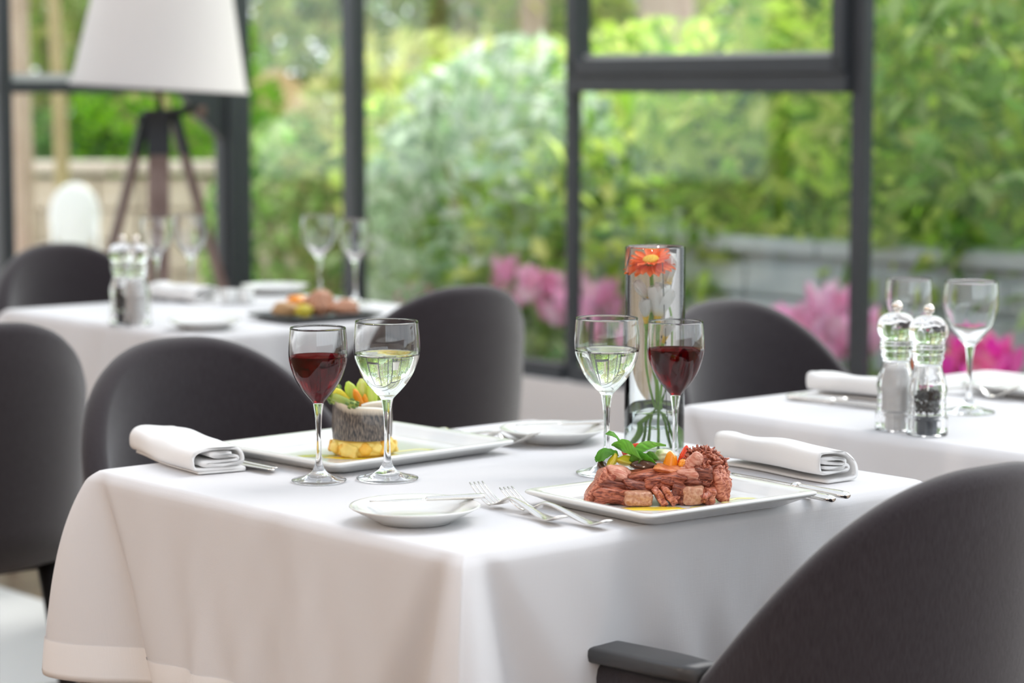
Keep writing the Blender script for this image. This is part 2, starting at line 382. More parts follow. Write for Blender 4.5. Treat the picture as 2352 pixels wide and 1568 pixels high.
def backdrop(name, label, x0, x1, y, h, n, size, pal):
    t = thing(name, label, 'hedge', ((x0+x1)/2, y, -.12))
    P = np.stack([rng.uniform(x0, x1, n)-(x0+x1)/2, rng.normal(0, .35, n), rng.random(n)*h], 1)
    P[:, 2] += .25*np.sin(P[:, 0]*2.1)+.15*np.sin(P[:, 0]*5.3); P[:, 1] += .4*np.sin(P[:, 0]*1.7+P[:, 2]*1.3)
    k = P[:, 2] > 0
    N = np.tile(np.array([[0, -.9, .4]]), (n, 1))
    o = link('foliage', leaves_mesh(P[k], N[k], size, pal), None, t, smooth=False); o['kind'] = 'stuff'
    rr = random.Random(5)
    for i in range(14):
        xx = rr.uniform(x0, x1)-(x0+x1)/2
        mesh('stem', *tube([(xx, .2, 0), (xx+rr.uniform(-.1, .1), .2, h*.5), (xx+rr.uniform(-.2, .2), .2, h*.9)], [.05, .04, .02], 6), 'bark', t)
backdrop('tall_hedge', 'tall olive green tree hedge at the back of the garden, left half', -6.5, -.2, 15.2, 3.6, 19000, .16, OLIVE+MID)
backdrop('tall_hedge', 'tall bright green tree hedge at the back of the garden, right half', -.2, 6.5, 15.0, 3.6, 19000, .16, BRIGHT+OLIVE)
backdrop('far_hedge', 'dark green tree belt far behind the garden', -11, 11, 18.5, 5.5, 26000, .30, DARK+MID)
def trunk(label, x, y, r, h, mat):
    rr = random.Random(int(x*100)); t = thing('tree', label, 'tree', (x, y, -.12))
    p = spline([(0, 0, 0), (rr.uniform(-.03, .03), 0, h*.3), (rr.uniform(-.05, .05), 0, h*.65), (rr.uniform(-.1, .1), .05, h)], 14)
    mesh('trunk', *tube(p, [r*(1.15-.5*i/13) for i in range(14)], 12), mat, t)
    mesh('branch', *tube([p[9], Vector(p[9])+Vector((.25, .05, .35)), Vector(p[9])+Vector((.6, .1, 1.0))], [r*.5, r*.4, r*.2], 8), mat, t)
    P, N = shell_points(0, 0, h+.5, 1.2, 1.0, .9, 2500)
    o = link('foliage', leaves_mesh(P, N, .13, OLIVE), None, t, smooth=False); o['kind'] = 'stuff'
trunk('slender pale tan tree trunk at the left edge beyond the terrace', -2.24, 11.2, .055, 3.6, 'bark')
trunk('slender olive brown tree trunk right of the pale one', -1.97, 10.6, .034, 3.4, 'bark2')
trunk('thick tan tree trunk rising behind the hedge above the transom', .88, 13.6, .17, 4.2, 'bark')
trunk('greyish tan tree trunk behind the light green hedge', .12, 14.2, .09, 4.2, 'bark')

# beige garden wall of stones
gw = thing('garden_wall', 'low beige stone garden wall with pale coping behind the floor lamp', 'wall', (-2.3, 12.2, -.12))
link('core', box(0, .04, .47, 2.9, .16, .94, .01), 'stonewall', gw, False)
sm = [box(0, 0, 0, .26, .05, .145, .012), box(0, 0, 0, .20, .055, .145, .014), box(0, 0, 0, .33, .045, .145, .012)]
rr = random.Random(3)
for row in range(6):
    xx = -1.45+rr.uniform(0, .1)
    while xx < 1.3:
        k = rr.randrange(3); w = (.26, .20, .33)[k]
        o = link('stone', sm[k], 'stonewall', gw, False); o.location = (xx+w/2, -.06, .08+row*.155); xx += w+.012
for i in range(5):
    o = link('coping_stone', sm[0] if False else box(0, 0, 0, .575, .26, .06, .012), 'terrace', gw, False); o.location = (-1.16+i*.585, .02, .99)
eb = thing('earth_bank', 'brown earth bank behind the beige garden wall', 'bank', (-1.62, 13.9, -.12))
v, f = lathe([(0, 1.42), (.3, 1.40), (.6, 1.25), (.8, .9), (.95, .4), (1.05, 0)], 28)
v = [(a*1.1, b*.5, c*(1+.05*math.sin(9*a)+.04*math.sin(13*b))) for a, b, c in v]
mesh('mound', v, f, pbr('ochre_earth', (.40, .27, .13), .95, noise=(5, (.5, .38, .2), .3, .7)), eb)

# white garden chairs on the terrace
def garden_chair(label, x, y, rz):
    t = thing('garden_chair', label, 'chair', (x, y, -.05), rz, 'white garden chairs on the terrace'); t.scale = (.82, .82, .95)
    v, f = lathe([(0, .012), (.19, .012), (.20, 0), (.19, -.012), (0, -.012)], 28)
    o = mesh('seat', v, f, 'whitepaint', t); o.location.z = .46
    v, f = lathe([(0, .01), (.12, .01), (.135, 0), (.12, -.01), (0, -.01)], 28)
    o = mesh('backrest', [(a, c, b*1.15) for a, b, c in v], f, 'whitepaint', t); o.location = (0, .2, .80)
    for sx in (-1, 1):
        mesh('leg', *tube([(sx*.14, -.14, .45), (sx*.19, -.19, 0)], .014, 8), 'whitepaint', t)
        mesh('leg', *tube([(sx*.14, .14, .45), (sx*.19, .2, 0)], .014, 8), 'whitepaint', t)
        mesh('back_post', *tube([(sx*.12, .15, .45), (sx*.12, .19, .62), (sx*.11, .2, .80)], .012, 8), 'whitepaint', t)
garden_chair('white garden chair with oval back beside the slender tree trunks', -1.86, 10.35, .25)
garden_chair('white garden chair turned sideways at the left edge of the terrace', -2.18, 10.1, 1.1)

# planter with pink flowers along the window wall
pl = turned(thing('planter_trough', 'long grey stone planter trough outside the window wall', 'planter', (0, 0, -.12)))
slab('trough', WV+.16, WV+.62, 1.6, 7.3, 0, .40, 'planter', pl, .01)
slab('soil', WV+.19, WV+.59, 1.65, 7.25, .40, .415, 'soil', pl)
lw = turned(thing('haze_wall', 'low grey wall added for the haze in the glass behind the pink flowers', 'wall', (0, 0, -.12)))  # wall put in for the bluish haze reflected in the window
link('core', box(WV+.95, 5.35, .42, .18, 2.3, .82, .01), 'slate', lw, False)
rr = random.Random(8); sb = [box(0, 0, 0, .05, .24, .10, .008), box(0, 0, 0, .055, .34, .10, .008)]
for row in range(7):
    yy = 4.2+rr.uniform(0, .1)
    while yy < 6.3:
        k = rr.randrange(2); w = (.24, .34)[k]
        o = link('stone', sb[k], 'slate', lw, False); o.location = (WV+.85, yy+w/2, .07+row*.112); yy += w+.01
for i in range(4):
    o = link('coping_stone', box(0, 0, 0, .27, .565, .05, .008), 'slate', lw, False); o.location = (WV+.94, 4.5+i*.575, .86)
def cyclamen(label, v, u, nb, hh, pal, seed, big=1.0):
    r = random.Random(seed); x, y, _ = wv(v, u); t = thing('pink_flower', label, 'flower', (x, y, .29), r.uniform(0, 6), 'pink flowers in the planter outside')
    for i in range(nb):
        a = r.uniform(0, 6.3); rad = r.uniform(.02, .13); h = hh*r.uniform(.55, 1.05)
        tip = Vector((rad*math.cos(a), rad*math.sin(a), h))
        V = []; F = []; C = []
        for k in range(5):
            b = 2*PI*k/5+r.uniform(-.3, .3); o = Vector((math.cos(b), math.sin(b), 0)); s = Vector((-o.y, o.x, 0))
            L = .068*big*r.uniform(.8, 1.2); wd_ = .021*big; q = len(V); col = r.choice(pal)
            for tt, ww, oo in ((0, .25, .004), (.3, .9, .014), (.65, 1.0, .022), (1, .15, .034)):
                for e in (-1, 0, 1):
                    p = tip+o*(oo*big+.006*abs(e))+s*(e*wd_*ww)+Vector((0, 0, L*tt)); V.append(tuple(p)); C.append((*[min(.95, cc*r.uniform(.92, 1.08)) for cc in col], 1))
            for m_ in range(3):
                for e in range(2): F.append((q+m_*3+e, q+m_*3+e+1, q+m_*3+e+4, q+m_*3+e+3))
        me = pyd(V, F); coloured(me, C); bl = link('bloom', me, 'petal', t)
        mesh('stem', *tube([(0, 0, 0), (tip.x*.4, tip.y*.4, h*.5), tuple(tip)], .0035, 5), 'stem', bl)
    n = 26; P = np.stack([rng.normal(0, .07, n), rng.normal(0, .07, n), rng.uniform(.02, .12, n)], 1); N = np.tile(np.array([[0, 0, 1.]]), (n, 1))
    link('leaves', leaves_mesh(P, N, .09, MID, wid=.9), None, t, False)['kind'] = 'stuff'
PINK = [(.97, .50, .74), (.98, .64, .82), (.96, .42, .68)]; MAG = [(.95, .06, .62), (.96, .14, .58), (.95, .30, .50)]
cyc = [(6.98, 5, .19, PINK, 'pink flower plant with few blooms left of the middle chair back', 1), (6.45, 6, .30, PINK, 'pink flower plant just above the middle chair back', 1),
       (6.25, 9, .27, PINK, 'full pink flower plant left of the window post by the vase', 1), (6.12, 8, .23, PINK, 'pink flower plant right against the window post left of the vase', 1),
       (5.96, 3, .15, PINK, 'pink flower plant low between the window post and the vase', 1), (5.16, 6, .19, PINK, 'pink flower plant behind the chair back right of the vase', 1),
       (5.04, 9, .22, PINK, 'dense pink flower plant rising above the sloping chair back', 1.1), (4.92, 11, .31, PINK, 'tallest pink flower plant left of the right-hand window post', 1.1),
       (4.84, 8, .22, PINK, 'pink flower plant at the foot of the right-hand window post', 1.1), (4.74, 5, .20, PINK, 'pink flower plant seen between window post and salt mill', 1.1)]
for i, (u, nb, hh, pal, lab, big) in enumerate(cyc): cyclamen(lab, WV+.40+.05*math.sin(7*i), u, int(nb*1.6), hh*1.0, pal, 40+i, big*1.25)
mag = [(4.47, 6, .17, 'magenta flower plant with orange tinge left of the empty wine glass stem'), (4.36, 7, .19, 'magenta flower plant behind the stem of the large empty wine glass'), (4.26, 8, .17, 'bright magenta flower plant above the plate at the right edge')]
for i, (u, nb, hh, lab) in enumerate(mag): cyclamen(lab, WV+.34, u, nb, hh, MAG if i else [(.80, .34, .16), (.8, .2, .3)], 70+i, 1.25)

# ------------------------------------------------------------------ tables, tablecloths
HALF = .39; DROP = .270
def perimeter():
    """samples of the table outline: (point, normal, signed distance to nearest corner, diagonal, running length)"""
    out = []; a = HALF; n = 150
    cs = [(-a, -a), (a, -a), (a, a), (-a, a)]
    for i in range(4):
        p, q = Vector(cs[i]), Vector(cs[(i+1) % 4]); d = (q-p).normalized(); nm = Vector((d.y, -d.x))
        for k in range(n):
            t = k/n; t = t-.10*math.sin(4*PI*t)/(2*PI)*1.0 if False else t
            e = .5-.5*math.cos(PI*t); t = .45*t+.55*e
            s = t*2*a
            if s < a: dq = s; c = p
            else: dq = s-2*a; c = q
            diag = Vector(c).normalized()
            out.append((p+d*s, nm, dq, diag, i*2*a+s))
    return out
def cloth_rows(seed, amp=1.0):
    r = random.Random(seed); ph = [r.uniform(0, 6.3) for _ in range(8)]
    per = perimeter(); rows = []
    N = 30
    def pos(p, nm, dq, diag, L, d, extra=0.0):
        dn = d/DROP
        cw = math.exp(-(dq/.011)**2)
        nm = (nm*(1-cw)+diag*cw).normalized()
        lobe = .060*(1-math.exp(-d/.085))*math.exp(-(abs(dq)/(.010+.25*d))**2.6)
        val = -.046*dn**.9*math.exp(-((abs(dq)-(.026+.34*d))/(.012+.13*d))**2)
        side = 1-math.exp(-(dq/.18)**2)
        rip = amp*side*(.0016*dn**.5*math.sin(2*PI*(L/.062+d/.17)+ph[4])*math.sin(2*PI*L/.27+ph[5])+.0022*dn*math.sin(2*PI*(L/.085-d/.24)+ph[6]))+amp*side*dn**.8*(.0085*math.sin(2*PI*L/.195+ph[0]+1.0*dn)+.005*math.sin(2*PI*L/.11+ph[1]-dn)+.004*math.sin(2*PI*L/.31+ph[2]))
        k = min(1, d/.014)
        x = p+nm*(.010*math.sin(k*PI/2)+rip+val+.016*dn+extra)+diag*(lobe-.006*cw)
        z = -d*(1+.03*math.exp(-(dq/.10)**2))-.005*dn*math.sin(2*PI*L/.43+ph[3])
        return (x.x, x.y, z)
    return per, pos, N
def tablecloth(name, label, loc, rz, seed, amp=1.0):
    t = thing(name, label, 'tablecloth', loc, rz, 'white tablecloths')
    per, pos, N = cloth_rows(seed, amp)
    rings = []
    for sc_ in (.02, .3, .6, .85, .95, .985): rings.append([(p.x*sc_, p.y*sc_, 0) for p, *_ in per])
    rings.append([(*(p-diag*.006*math.exp(-(dq/.011)**2)), 0) for p, nm, dq, diag, L in per])
    ds = [.003, .006, .010, .014]+[.014+(DROP-.014)*(i/N) for i in range(1, N+1)]
    for d in ds: rings.append([pos(*q, d) for q in per])
    v, f = loft(rings, cap0=False, cap1=False); n = len(per)
    f.append(tuple(range(n-1, -1, -1)))
    o = mesh('cloth', v, f, 'cloth', t)
    hem = []
    hd = [DROP-.047+.047*i/6 for i in range(7)]
    for d in hd: hem.append([pos(*q, d, .0016) for q in per])
    for d in reversed(hd): hem.append([pos(*q, d, .0004) for q in per])
    v, f = loft(hem, cap0=False, cap1=False)
    mesh('hem', v, f, 'hemcloth', t)
    return t
def table(label, loc, rz):
    t = thing('dining_table', label, 'table', loc, rz, 'square dining tables under white cloths')
    link('table_top', box(0, 0, TOP-.016, 2*HALF-.02, 2*HALF-.02, .026, .004), 'tablewood', t, False)
    link('apron', box(0, 0, TOP-.065, 2*HALF-.20, 2*HALF-.20, .07, .004), 'tablewood', t, False)
    for sx in (-1, 1):
        for sy in (-1, 1):
            a = HALF-.085; w0, w1 = .028, .019
            v, f = loft([[(sx*a+x*w, sy*a+y*w, z) for x, y in ((-1, -1), (1, -1), (1, 1), (-1, 1))] for w, z in ((w1, 0), (w0, TOP-.03))])
            mesh('leg', v, f, 'tablewood', t, False)
C0 = Vector((-.010, 3.170, 0)); C1 = Vector((-.63, 5.555, 0)); C2 = Vector((.825, 3.835, 0))
tabs = [(C0, 'the laid table with wine and food in the foreground', 'main'), (C1, 'the rear left table beside the floor lamp', 'left'), (C2, 'the right table with salt and pepper mills', 'right')]
for i, (c, d, _) in enumerate(tabs):
    table('wooden table below ' + d.replace('the ', 'the cloth of the ', 1), (c.x, c.y, 0), AZ)
    tablecloth('tablecloth', 'white linen tablecloth hanging over ' + d, (c.x, c.y, TOP+.001), AZ, 11+i)
TZ = TOP+.0022

# ------------------------------------------------------------------ upholstered armchairs
def make_chair():
    t = thing('armchair', 'x', 'chair')
    hs = [(0, .85), (15, .845), (30, .822), (45, .780), (60, .722), (75, .658), (84, .622), (90, .608)]
    tabl = spline([(-15, .845)]+hs+[(96, .606)], 400)
    def hgt(th):
        x = abs(th)
        for p, q in zip(tabl[:-1], tabl[1:]):
            if p[0] <= x <= q[0]: return float(p[1]+(q[1]-p[1])*(x-p[0])/(q[0]-p[0]+1e-9))
        return .608
    path = []
    for k in range(7): path.append((-.27, .19-.26*k/7, .608, (-1, 0)))
    for k in range(91):
        th = -90+2*k; x = .27*math.sin(R(th)); y = -.07-.205*math.cos(R(th))
        nx, ny = math.sin(R(th))/.27, -math.cos(R(th))/.205; l = math.hypot(nx, ny)
        path.append((x, y, hgt(th), (nx/l, ny/l)))
    for k in range(7): path.append((.27, -.07+.26*(k+1)/7, .608, (1, 0)))
    rings = []
    TH = .042
    for x, y, h, (nx, ny) in path:
        r = []
        def P(off, z): k = max(0, (z-.40)/.45)*.022*max(0, -ny); return (x+nx*(off+k), y+ny*(off+k), z)
        for i in range(7): r.append(P(0-.012*(1-i/6)**2, .40+(h-.02-.40)*i/6))
        for i in range(1, 6): a = PI*i/6; r.append(P(-TH/2+TH/2*math.cos(a), h-.02+.02*math.sin(a)))
        for i in range(7): r.append(P(-TH, h-.02-(h-.02-.40)*i/6))
        rings.append(r)
    v, f = loft(rings); mesh('shell', v, f, 'fabric', t)
    # seat cushion
    v = []
    rings = []
    for z, s in ((.385, .90), (.395, .97), (.42, 1.0), (.455, 1.0), (.472, .97), (.480, .88), (.483, .6), (.484, .05)):
        rg = []
        for k in range(48):
            a = 2*PI*k/48; x = .228*s*math.copysign(abs(math.cos(a))**.55, math.cos(a)); y = -.01+.215*s*math.copysign(abs(math.sin(a))**.6, math.sin(a))
            if y < -.07: x *= math.sqrt(max(.05, 1-((y+.07)/.26)**2))
            rg.append((x, y, z))
        rings.append(rg)
    mesh('seat', *loft(rings), 'fabric', t)
    link('seat_frame', box(0, .02, .385, .44, .36, .03, .008), 'leg', t, False)
    for s in (-1, 1):
        # arm pad: flat satin board along the top of each arm
        rg = []
        for k in range(13):
            y = .215-.305*k/12; w = .030*(1-.35*max(0, (k-9)/3)**2); zc = .616-.004*math.cos(PI*k/12); hh = .010
            sec = []
            for a in range(16):
                an = 2*PI*a/16; sec.append((s*.252+w*math.copysign(abs(math.cos(an))**.4, math.cos(an)), y, zc+hh*math.copysign(abs(math.sin(an))**.5, math.sin(an))))
            rg.append(sec)
        mesh('armrest', *loft(rg), 'armwood', t)
        for y0, y1 in ((.15, .19), (-.16, -.22)):
            xs = s*.2 if y0 > 0 else s*.16; xe = s*.225 if y0 > 0 else s*.19
            mesh('leg', *tube([(xs, y0, .40), ((xs+xe)/2, (y0+y1)/2, .2), (xe, y1, 0)], [.022, .018, .012], 12), 'leg', t)
    return t
ch0 = make_chair()
G = 'dark upholstered armchairs'
def chair_at(first, px, py, ang, label):
    o = ch0 if first else copy_tree(ch0)
    # px,py = world spot of the top of the back
    back = Vector((0, -.29, 0)); back.rotate(Matrix.Rotation(ang, 3, 'Z'))
    return place(o, (px-back.x, py-back.y, 0), ang, label, G)
FU = AZ; FD = AZ+PI
chair_at(True, .537, 2.62, FU, 'dark charcoal armchair cut off by the lower right corner, its arm in view')
chair_at(False, -.085, 5.06, FU, 'dark charcoal armchair seen from behind between the glasses, left of the vase')
chair_at(False, -.905, 4.24, FU, 'dark charcoal armchair at the left edge with its legs showing')
chair_at(False, -.57, 4.02, FD, 'dark charcoal armchair facing the viewer behind the folded napkin and fish plate')
chair_at(False, .40, 4.74, FD, 'dark charcoal armchair behind the flower vase with a back sloping right')
chair_at(False, -1.235, 6.5, FD, 'dark charcoal armchair behind the rear left table under the lamp')

# unseen warm lamps, added to brighten the sides of the cloth
def fill_lamp(x, y, label):
    t = thing('unseen_fill_lamp', label, 'lamp', (x, y, 2.9), 0, 'added fill lamps behind the viewer')
    mesh('cord', *tube([(0, 0, 0), (0, 0, -.55)], .004, 6), 'lampmetal', t)
    mesh('lamp_shade', *lathe([(.03, -.55), (.05, -.56), (.16, -.72), (.158, -.72), (.048, -.563), (.03, -.555)], 32), 'shade', t)
    l = bpy.data.lights.new('fill_bulb', 'POINT'); l.energy = 36; l.color = (1, .84, .70); l.shadow_soft_size = .07
    o = bpy.data.objects.new('fill_bulb', l); COL.objects.link(o); o.parent = t; o.location = (0, 0, -.76)
fill_lamp(-2.3, 1.3, 'unseen warm fill lamp added left behind the viewer'); fill_lamp(-.9, -.6, 'unseen warm fill lamp added straight behind the viewer'); fill_lamp(-3.2, 3.0, 'unseen warm fill lamp added far left')

# pale flat rectangle laid on the floor
rg = thing('floor_patch', 'pale rectangle on the floor between the legs of the left chair', 'floor_patch', wv(2.1, 5.33, 0), AZ)
link('sheet', box(0, 0, .004, 1.66, 1.74, .008, .003), 'floor_patch', rg, False)

# ------------------------------------------------------------------ tripod floor lamp
lp = thing('floor_lamp', 'tripod floor lamp with white conical shade and brown wooden legs', 'lamp', (-1.125, 7.75, 0))
v, f = lathe([(.283, 0), (.278, .004), (.205, .375), (.203, .378), (.2005, .375), (.2745, .004), (.2775, 0), (.283, 0)], 64)
sh = mesh('lamp_shade', v, f, 'shade', lp); sh.location = (0, 0, 1.262); sh.rotation_euler = (0, R(3.4), 0)
v, f = lathe([(.2845, 0), (.2845, .010), (.2825, .010), (.2825, 0), (.2845, 0)], 64); mesh('shade_ring', v, f, 'shade', sh)
mesh('pole', *tube([(0, 0, 1.16), (0, 0, 1.52)], .011, 12), 'lampmetal', lp)
v, f = lathe([(0, .022), (.05, .022), (.056, .016), (.056, -.016), (.05, -.022), (0, -.022)], 32); h_ = mesh('head', v, f, 'lampmetal', lp); h_.location = (0, 0, 1.175)
mesh('clamp_bar', *tube([(-.065, -.03, 1.165), (.12, -.03, 1.20)], [.014, .014], 10), 'lampmetal', lp)
v, f = lathe([(0, .012), (.016, .012), (.018, 0), (.016, -.012), (0, -.012)], 20); k_ = mesh('knob', [(c, b, a) for a, b, c in v], f, 'lampwood', lp); k_.location = (.14, -.03, 1.19)
for a, w in ((R(200), .028), (R(275), .034), (R(20), .028)):
    d = Vector((math.cos(a), math.sin(a), 0)); s = Vector((-d.y, d.x, 0)); p0 = d*.045+Vector((0, 0, 1.17)); p1 = d*.37
    v, f = loft([[tuple(p+s*(x*w)+d*(y*.013)) for x, y in ((-1, -1), (1, -1), (1, 1), (-1, 1))] for p in (p1, p0)])
    lg = mesh('leg', v, f, 'lampwood', lp, False)
    p2 = p0+(p1-p0)*.10
    v, f = loft([[tuple(p+s*(x*(w+.003))+d*(y*.016)) for x, y in ((-1, -1), (1, -1), (1, 1), (-1, 1))] for p in (p2, p0+Vector((0, 0, .01)))])
    mesh('leg_bracket', v, f, 'lampmetal', lg, False)

# ------------------------------------------------------------------ glassware
GP = [(.0407, .0012), (.0395, .0026), (.028, .0052), (.0153, .0098), (.0086, .0165), (.0052, .0275), (.0040, .047), (.0041, .066), (.0050, .087), (.0066, .098), (.0076, .1035), (.0092, .1075),
      (.0172, .1158), (.0254, .1252), (.0325, .1360), (.0372, .1455), (.0415, .158), (.0434, .170), (.0432, .184), (.0420, .198), (.0411, .2075)]
def outer_profile():
    p = spline(GP, 90); return [(float(a), float(b)) for a, b in p]
def glass_profiles(sr, sh):
    out = [(r*sr, h*sh) for r, h in outer_profile()]
    bowl = [(r, h) for r, h in out if h > .1105*sh]
    inn = []
    for i, (r, h) in enumerate(bowl):
        a = bowl[max(0, i-1)]; b = bowl[min(len(bowl)-1, i+1)]; dx, dy = b[0]-a[0], b[1]-a[1]; l = math.hypot(dx, dy)
        th = .0013 if h > .135*sh else .0013+.0022*(1-(h/sh-.1105)/.0245)
        inn.append((max(0, r-th*dy/l), h+th*dx/l))
    inn = [(r, h) for r, h in inn if r > .0015]
    return out, inn
def wine_glass_mesh(sr, sh):
    out, inn = glass_profiles(sr, sh)
    top = out[-1]
    prof = [(0, .0005), (out[0][0]*.97, 0)]+out+[(top[0]-.0006, top[1]+.0006)]+list(reversed(inn))+[(0, inn[0][1]-.0004)]
    return pyd(*lathe(prof, 72), 'wine_glass')
def wine_mesh(sr, sh, level):
    _, inn = glass_profiles(sr, sh)
    low = [(r+.00035, h) for r, h in inn if h < level]
    r1 = low[-1][0]
    prof = [(0, low[0][1]-.0006)]+low+[(r1+.0001, level+.0010), (r1-.0009, level+.0004), (r1-.003, level), (r1*.5, level), (0, level)]
    return pyd(*lathe(prof, 72), 'wine')
GB = wine_glass_mesh(1.0, 1.0); GS = wine_glass_mesh(.88, .968)
for g in (GB, GS): g.materials.append(M['glass'])
def wglass(x, y, big, label, group=None):
    o = link('wine_glass', GB if big else GS); o.location = (x, y, TZ); return tag(o, label, 'wine glass', group)
def wine(x, y, big, mat, label):
    sr, sh = (1, 1) if big else (.88, .968)
    o = link('white_wine' if mat == 'white_wine' else 'red_wine', wine_mesh(sr, sh, .1655 if big else .1635), mat); o.location = (x, y, TZ); return tag(o, label, 'wine')
ZW = [(-.2516, 3.117, False, 'red_wine', 'smaller stemmed glass of red wine in front of the fish plate', 'dark red wine in the left small glass by the fish plate'),
      (-.1633, 3.134, True, 'white_wine', 'large stemmed glass of clear wine in front of the fish plate', 'clear white wine in the left large glass by the fish plate'),
      (.1257, 3.181, True, 'white_wine', 'large stemmed glass of clear wine just left of the flower vase', 'clear white wine in the large glass left of the vase'),
      (.2180, 3.2, False, 'red_wine', 'smaller stemmed glass of red wine in front of the flower vase', 'dark red wine in the small glass in front of the vase')]
for x, y, big, m, l1, l2 in ZW: wglass(x, y, big, l1); wine(x, y, big, m, l2)
wglass(.722, 3.79, True, 'large empty wine glass right of the pepper mill')
wglass(.648, 3.935, False, 'smaller empty wine glass behind the two right mills')
wglass(-.858, 5.83, False, 'small empty wine glass right beside the rear mills'); wglass(-.772, 5.80, True, 'large empty wine glass in front of the dark corner post')
wglass(-.463, 5.80, True, 'large empty wine glass left of the second window post, rear table'); wglass(-.372, 5.72, False, 'small empty wine glass in front of the second window post, rear table')

# ------------------------------------------------------------------ vase with flowers
VX, VY = .198, 3.335
r_, h_ = .0418, .2925
prof = [(0, 0), (r_-.003, 0), (r_-.0008, .0010), (r_, .004), (r_, h_-.002), (r_-.0005, h_-.0005), (r_-.0015, h_), (r_-.0025, h_-.0005), (r_-.003, h_-.002), (r_-.003, .015), (r_-.006, .0115), (0, .011)]
o = mesh('vase', *lathe(prof, 96), 'vaseglass'); o.location = (VX, VY, TZ); tag(o, 'tall clear cylinder glass vase holding one orange and some white flowers', 'vase')
wl = .062
prof = [(0, .0108), (r_-.0061, .0113), (r_-.0029, .0149), (r_-.0027, wl+.0012), (r_-.0036, wl+.0003), (r_-.006, wl), (.02, wl), (0, wl)]
o = mesh('vase_water', *lathe(prof, 96), 'water'); o.location = (VX, VY, TZ); tag(o, 'clear water in the bottom of the glass vase', 'water')
def petal_mesh(L, W, curl, cols, tipw=.35, nu=6, base=.35, cup=.15):
    V = []; F = []; C = []
    for i in range(nu+1):
        t = i/nu; w = W*(base+(1-base)*math.sin(PI*min(1, t*1.15)*.5)) if t < .7 else W*(tipw+(1-tipw)*max(0, math.cos((t-.7)/.3*PI/2))**.7)
        x = L*t; z = curl*L*t*t
        for e in (-1, -.5, 0, .5, 1):
            V.append((x-abs(e)**2*.06*L*t, e*w*.5, z+cup*W*e*e)); tt = min(1, t*2.6); c = [cols[0][k]*(1-tt)+cols[1][k]*tt for k in range(3)]; C.append((*c, 1))
    for i in range(nu):
        for e in range(4): q = i*5+e; F.append((q, q+1, q+6, q+5))
    me = pyd(V, F); coloured(me, C); me.materials.append(M['petal']); return me
gb = thing('gerbera', 'orange daisy-like flower with yellow centre at the top of the vase', 'flower', (VX-.006, VY, TZ))
hd = bpy.data.objects.new('flower_head', None); COL.objects.link(hd); hd.parent = gb
hd.location = (0, -.003, .264); hd.rotation_euler = (R(10), R(-7), 0); hd.scale = (1.12, 1.12, 1.12)
pm1 = petal_mesh(.0265, .0095, -.02, [(.85, .10, .01), (.92, .17, .012)]); pm2 = petal_mesh(.022, .009, .14, [(.80, .09, .01), (.90, .15, .012)])
rr = random.Random(2)
for k in range(22):
    o = link('petal', pm1, None, hd); a = 2*PI*k/22+rr.uniform(-.06, .06); o.rotation_euler = (rr.uniform(-.2, .2), rr.uniform(-.02, .18), a); o.location = (.0065*math.cos(a), .0065*math.sin(a), 0); s = rr.uniform(.92, 1.10); o.scale = (s, s, s)
for k in range(16):
    o = link('petal', pm2, None, hd); a = 2*PI*(k+.5)/16+rr.uniform(-.1, .1); o.rotation_euler = (rr.uniform(-.2, .2), -.12+rr.uniform(-.1, .1), a); o.location = (.005*math.cos(a), .005*math.sin(a), .003)
bm = bmesh.new(); bmesh.ops.create_icosphere(bm, subdivisions=3, radius=1)
for v in bm.verts: v.co = Vector((v.co.x*.0105, v.co.y*.0105, max(-.002, v.co.z*.0045)))*(1+.06*math.sin(40*v.co.x)*math.sin(37*v.co.y))
me = bpy.data.meshes.new('disc'); bm.to_mesh(me); bm.free()
o = link('disc', me, pbr('gerbera_disc', (.90, .42, .02), .7, noise=(700, (.85, .60, .08), .4, .6), bump=(900, 1.0)), hd); o.location = (0, 0, .0045)
v, f = lathe([(0, -.010), (.004, -.009), (.0085, -.003), (.010, .001), (0, .001)], 24); mesh('calyx', v, f, 'stem', hd)
mesh('stem', *tube(spline([(0, -.003, .257), (.004, -.001, .18), (.009, 0, .10), (.014, .006, .045), (-.022, .004, .0125)], 26), .0028, 10), 'stem', gb)
FP = petal_mesh(.044, .0235, .26, [(.90, .70, .12), (.92, .91, .88)], tipw=.2, base=.28, cup=.28); FPs = petal_mesh(.032, .0175, .3, [(.90, .82, .45), (.92, .91, .88)], tipw=.2, base=.28, cup=.3)
def freesia(label, pos, tilt, rz, npet, big, stem_pts, open_=.42):
    t = thing('freesia', label, 'flower', (VX, VY, TZ), 0, 'white flowers in the vase')
    b = bpy.data.objects.new('blossom', None); COL.objects.link(b); b.parent = t; b.location = pos; b.rotation_euler = (tilt[0], tilt[1], rz)
    for k in range(npet):
        o = link('petal', FP if big else FPs, None, b); a = 2*PI*k/npet
        o.rotation_mode = 'ZYX' if False else 'XYZ'
        m_ = Matrix.Rotation(a, 4, 'Z') @ Matrix.Rotation(-R(90)+open_*(1 if k % 2 else .72), 4, 'Y'); o.matrix_local = Matrix.Translation((.0022*math.cos(a), .0022*math.sin(a), .006)) @ m_
    v, f = lathe([(0, -.010), (.0022, -.008), (.0032, .002), (.0046, .012), (.0040, .012), (0, .006)], 16); mesh('throat', v, f, pbr('yellow_throat', (.80, .52, .03), .5), b)
    v, f = lathe([(0, -.016), (.0024, -.014), (.0034, -.006), (.0028, .0), (0, .0)], 14); mesh('calyx', v, f, 'stem', b)
    mesh('stem', *tube(spline([Vector(pos)-Vector((0, 0, .012))]+[Vector(p) for p in stem_pts], 22), .0017, 8), 'stem', t)
    return t
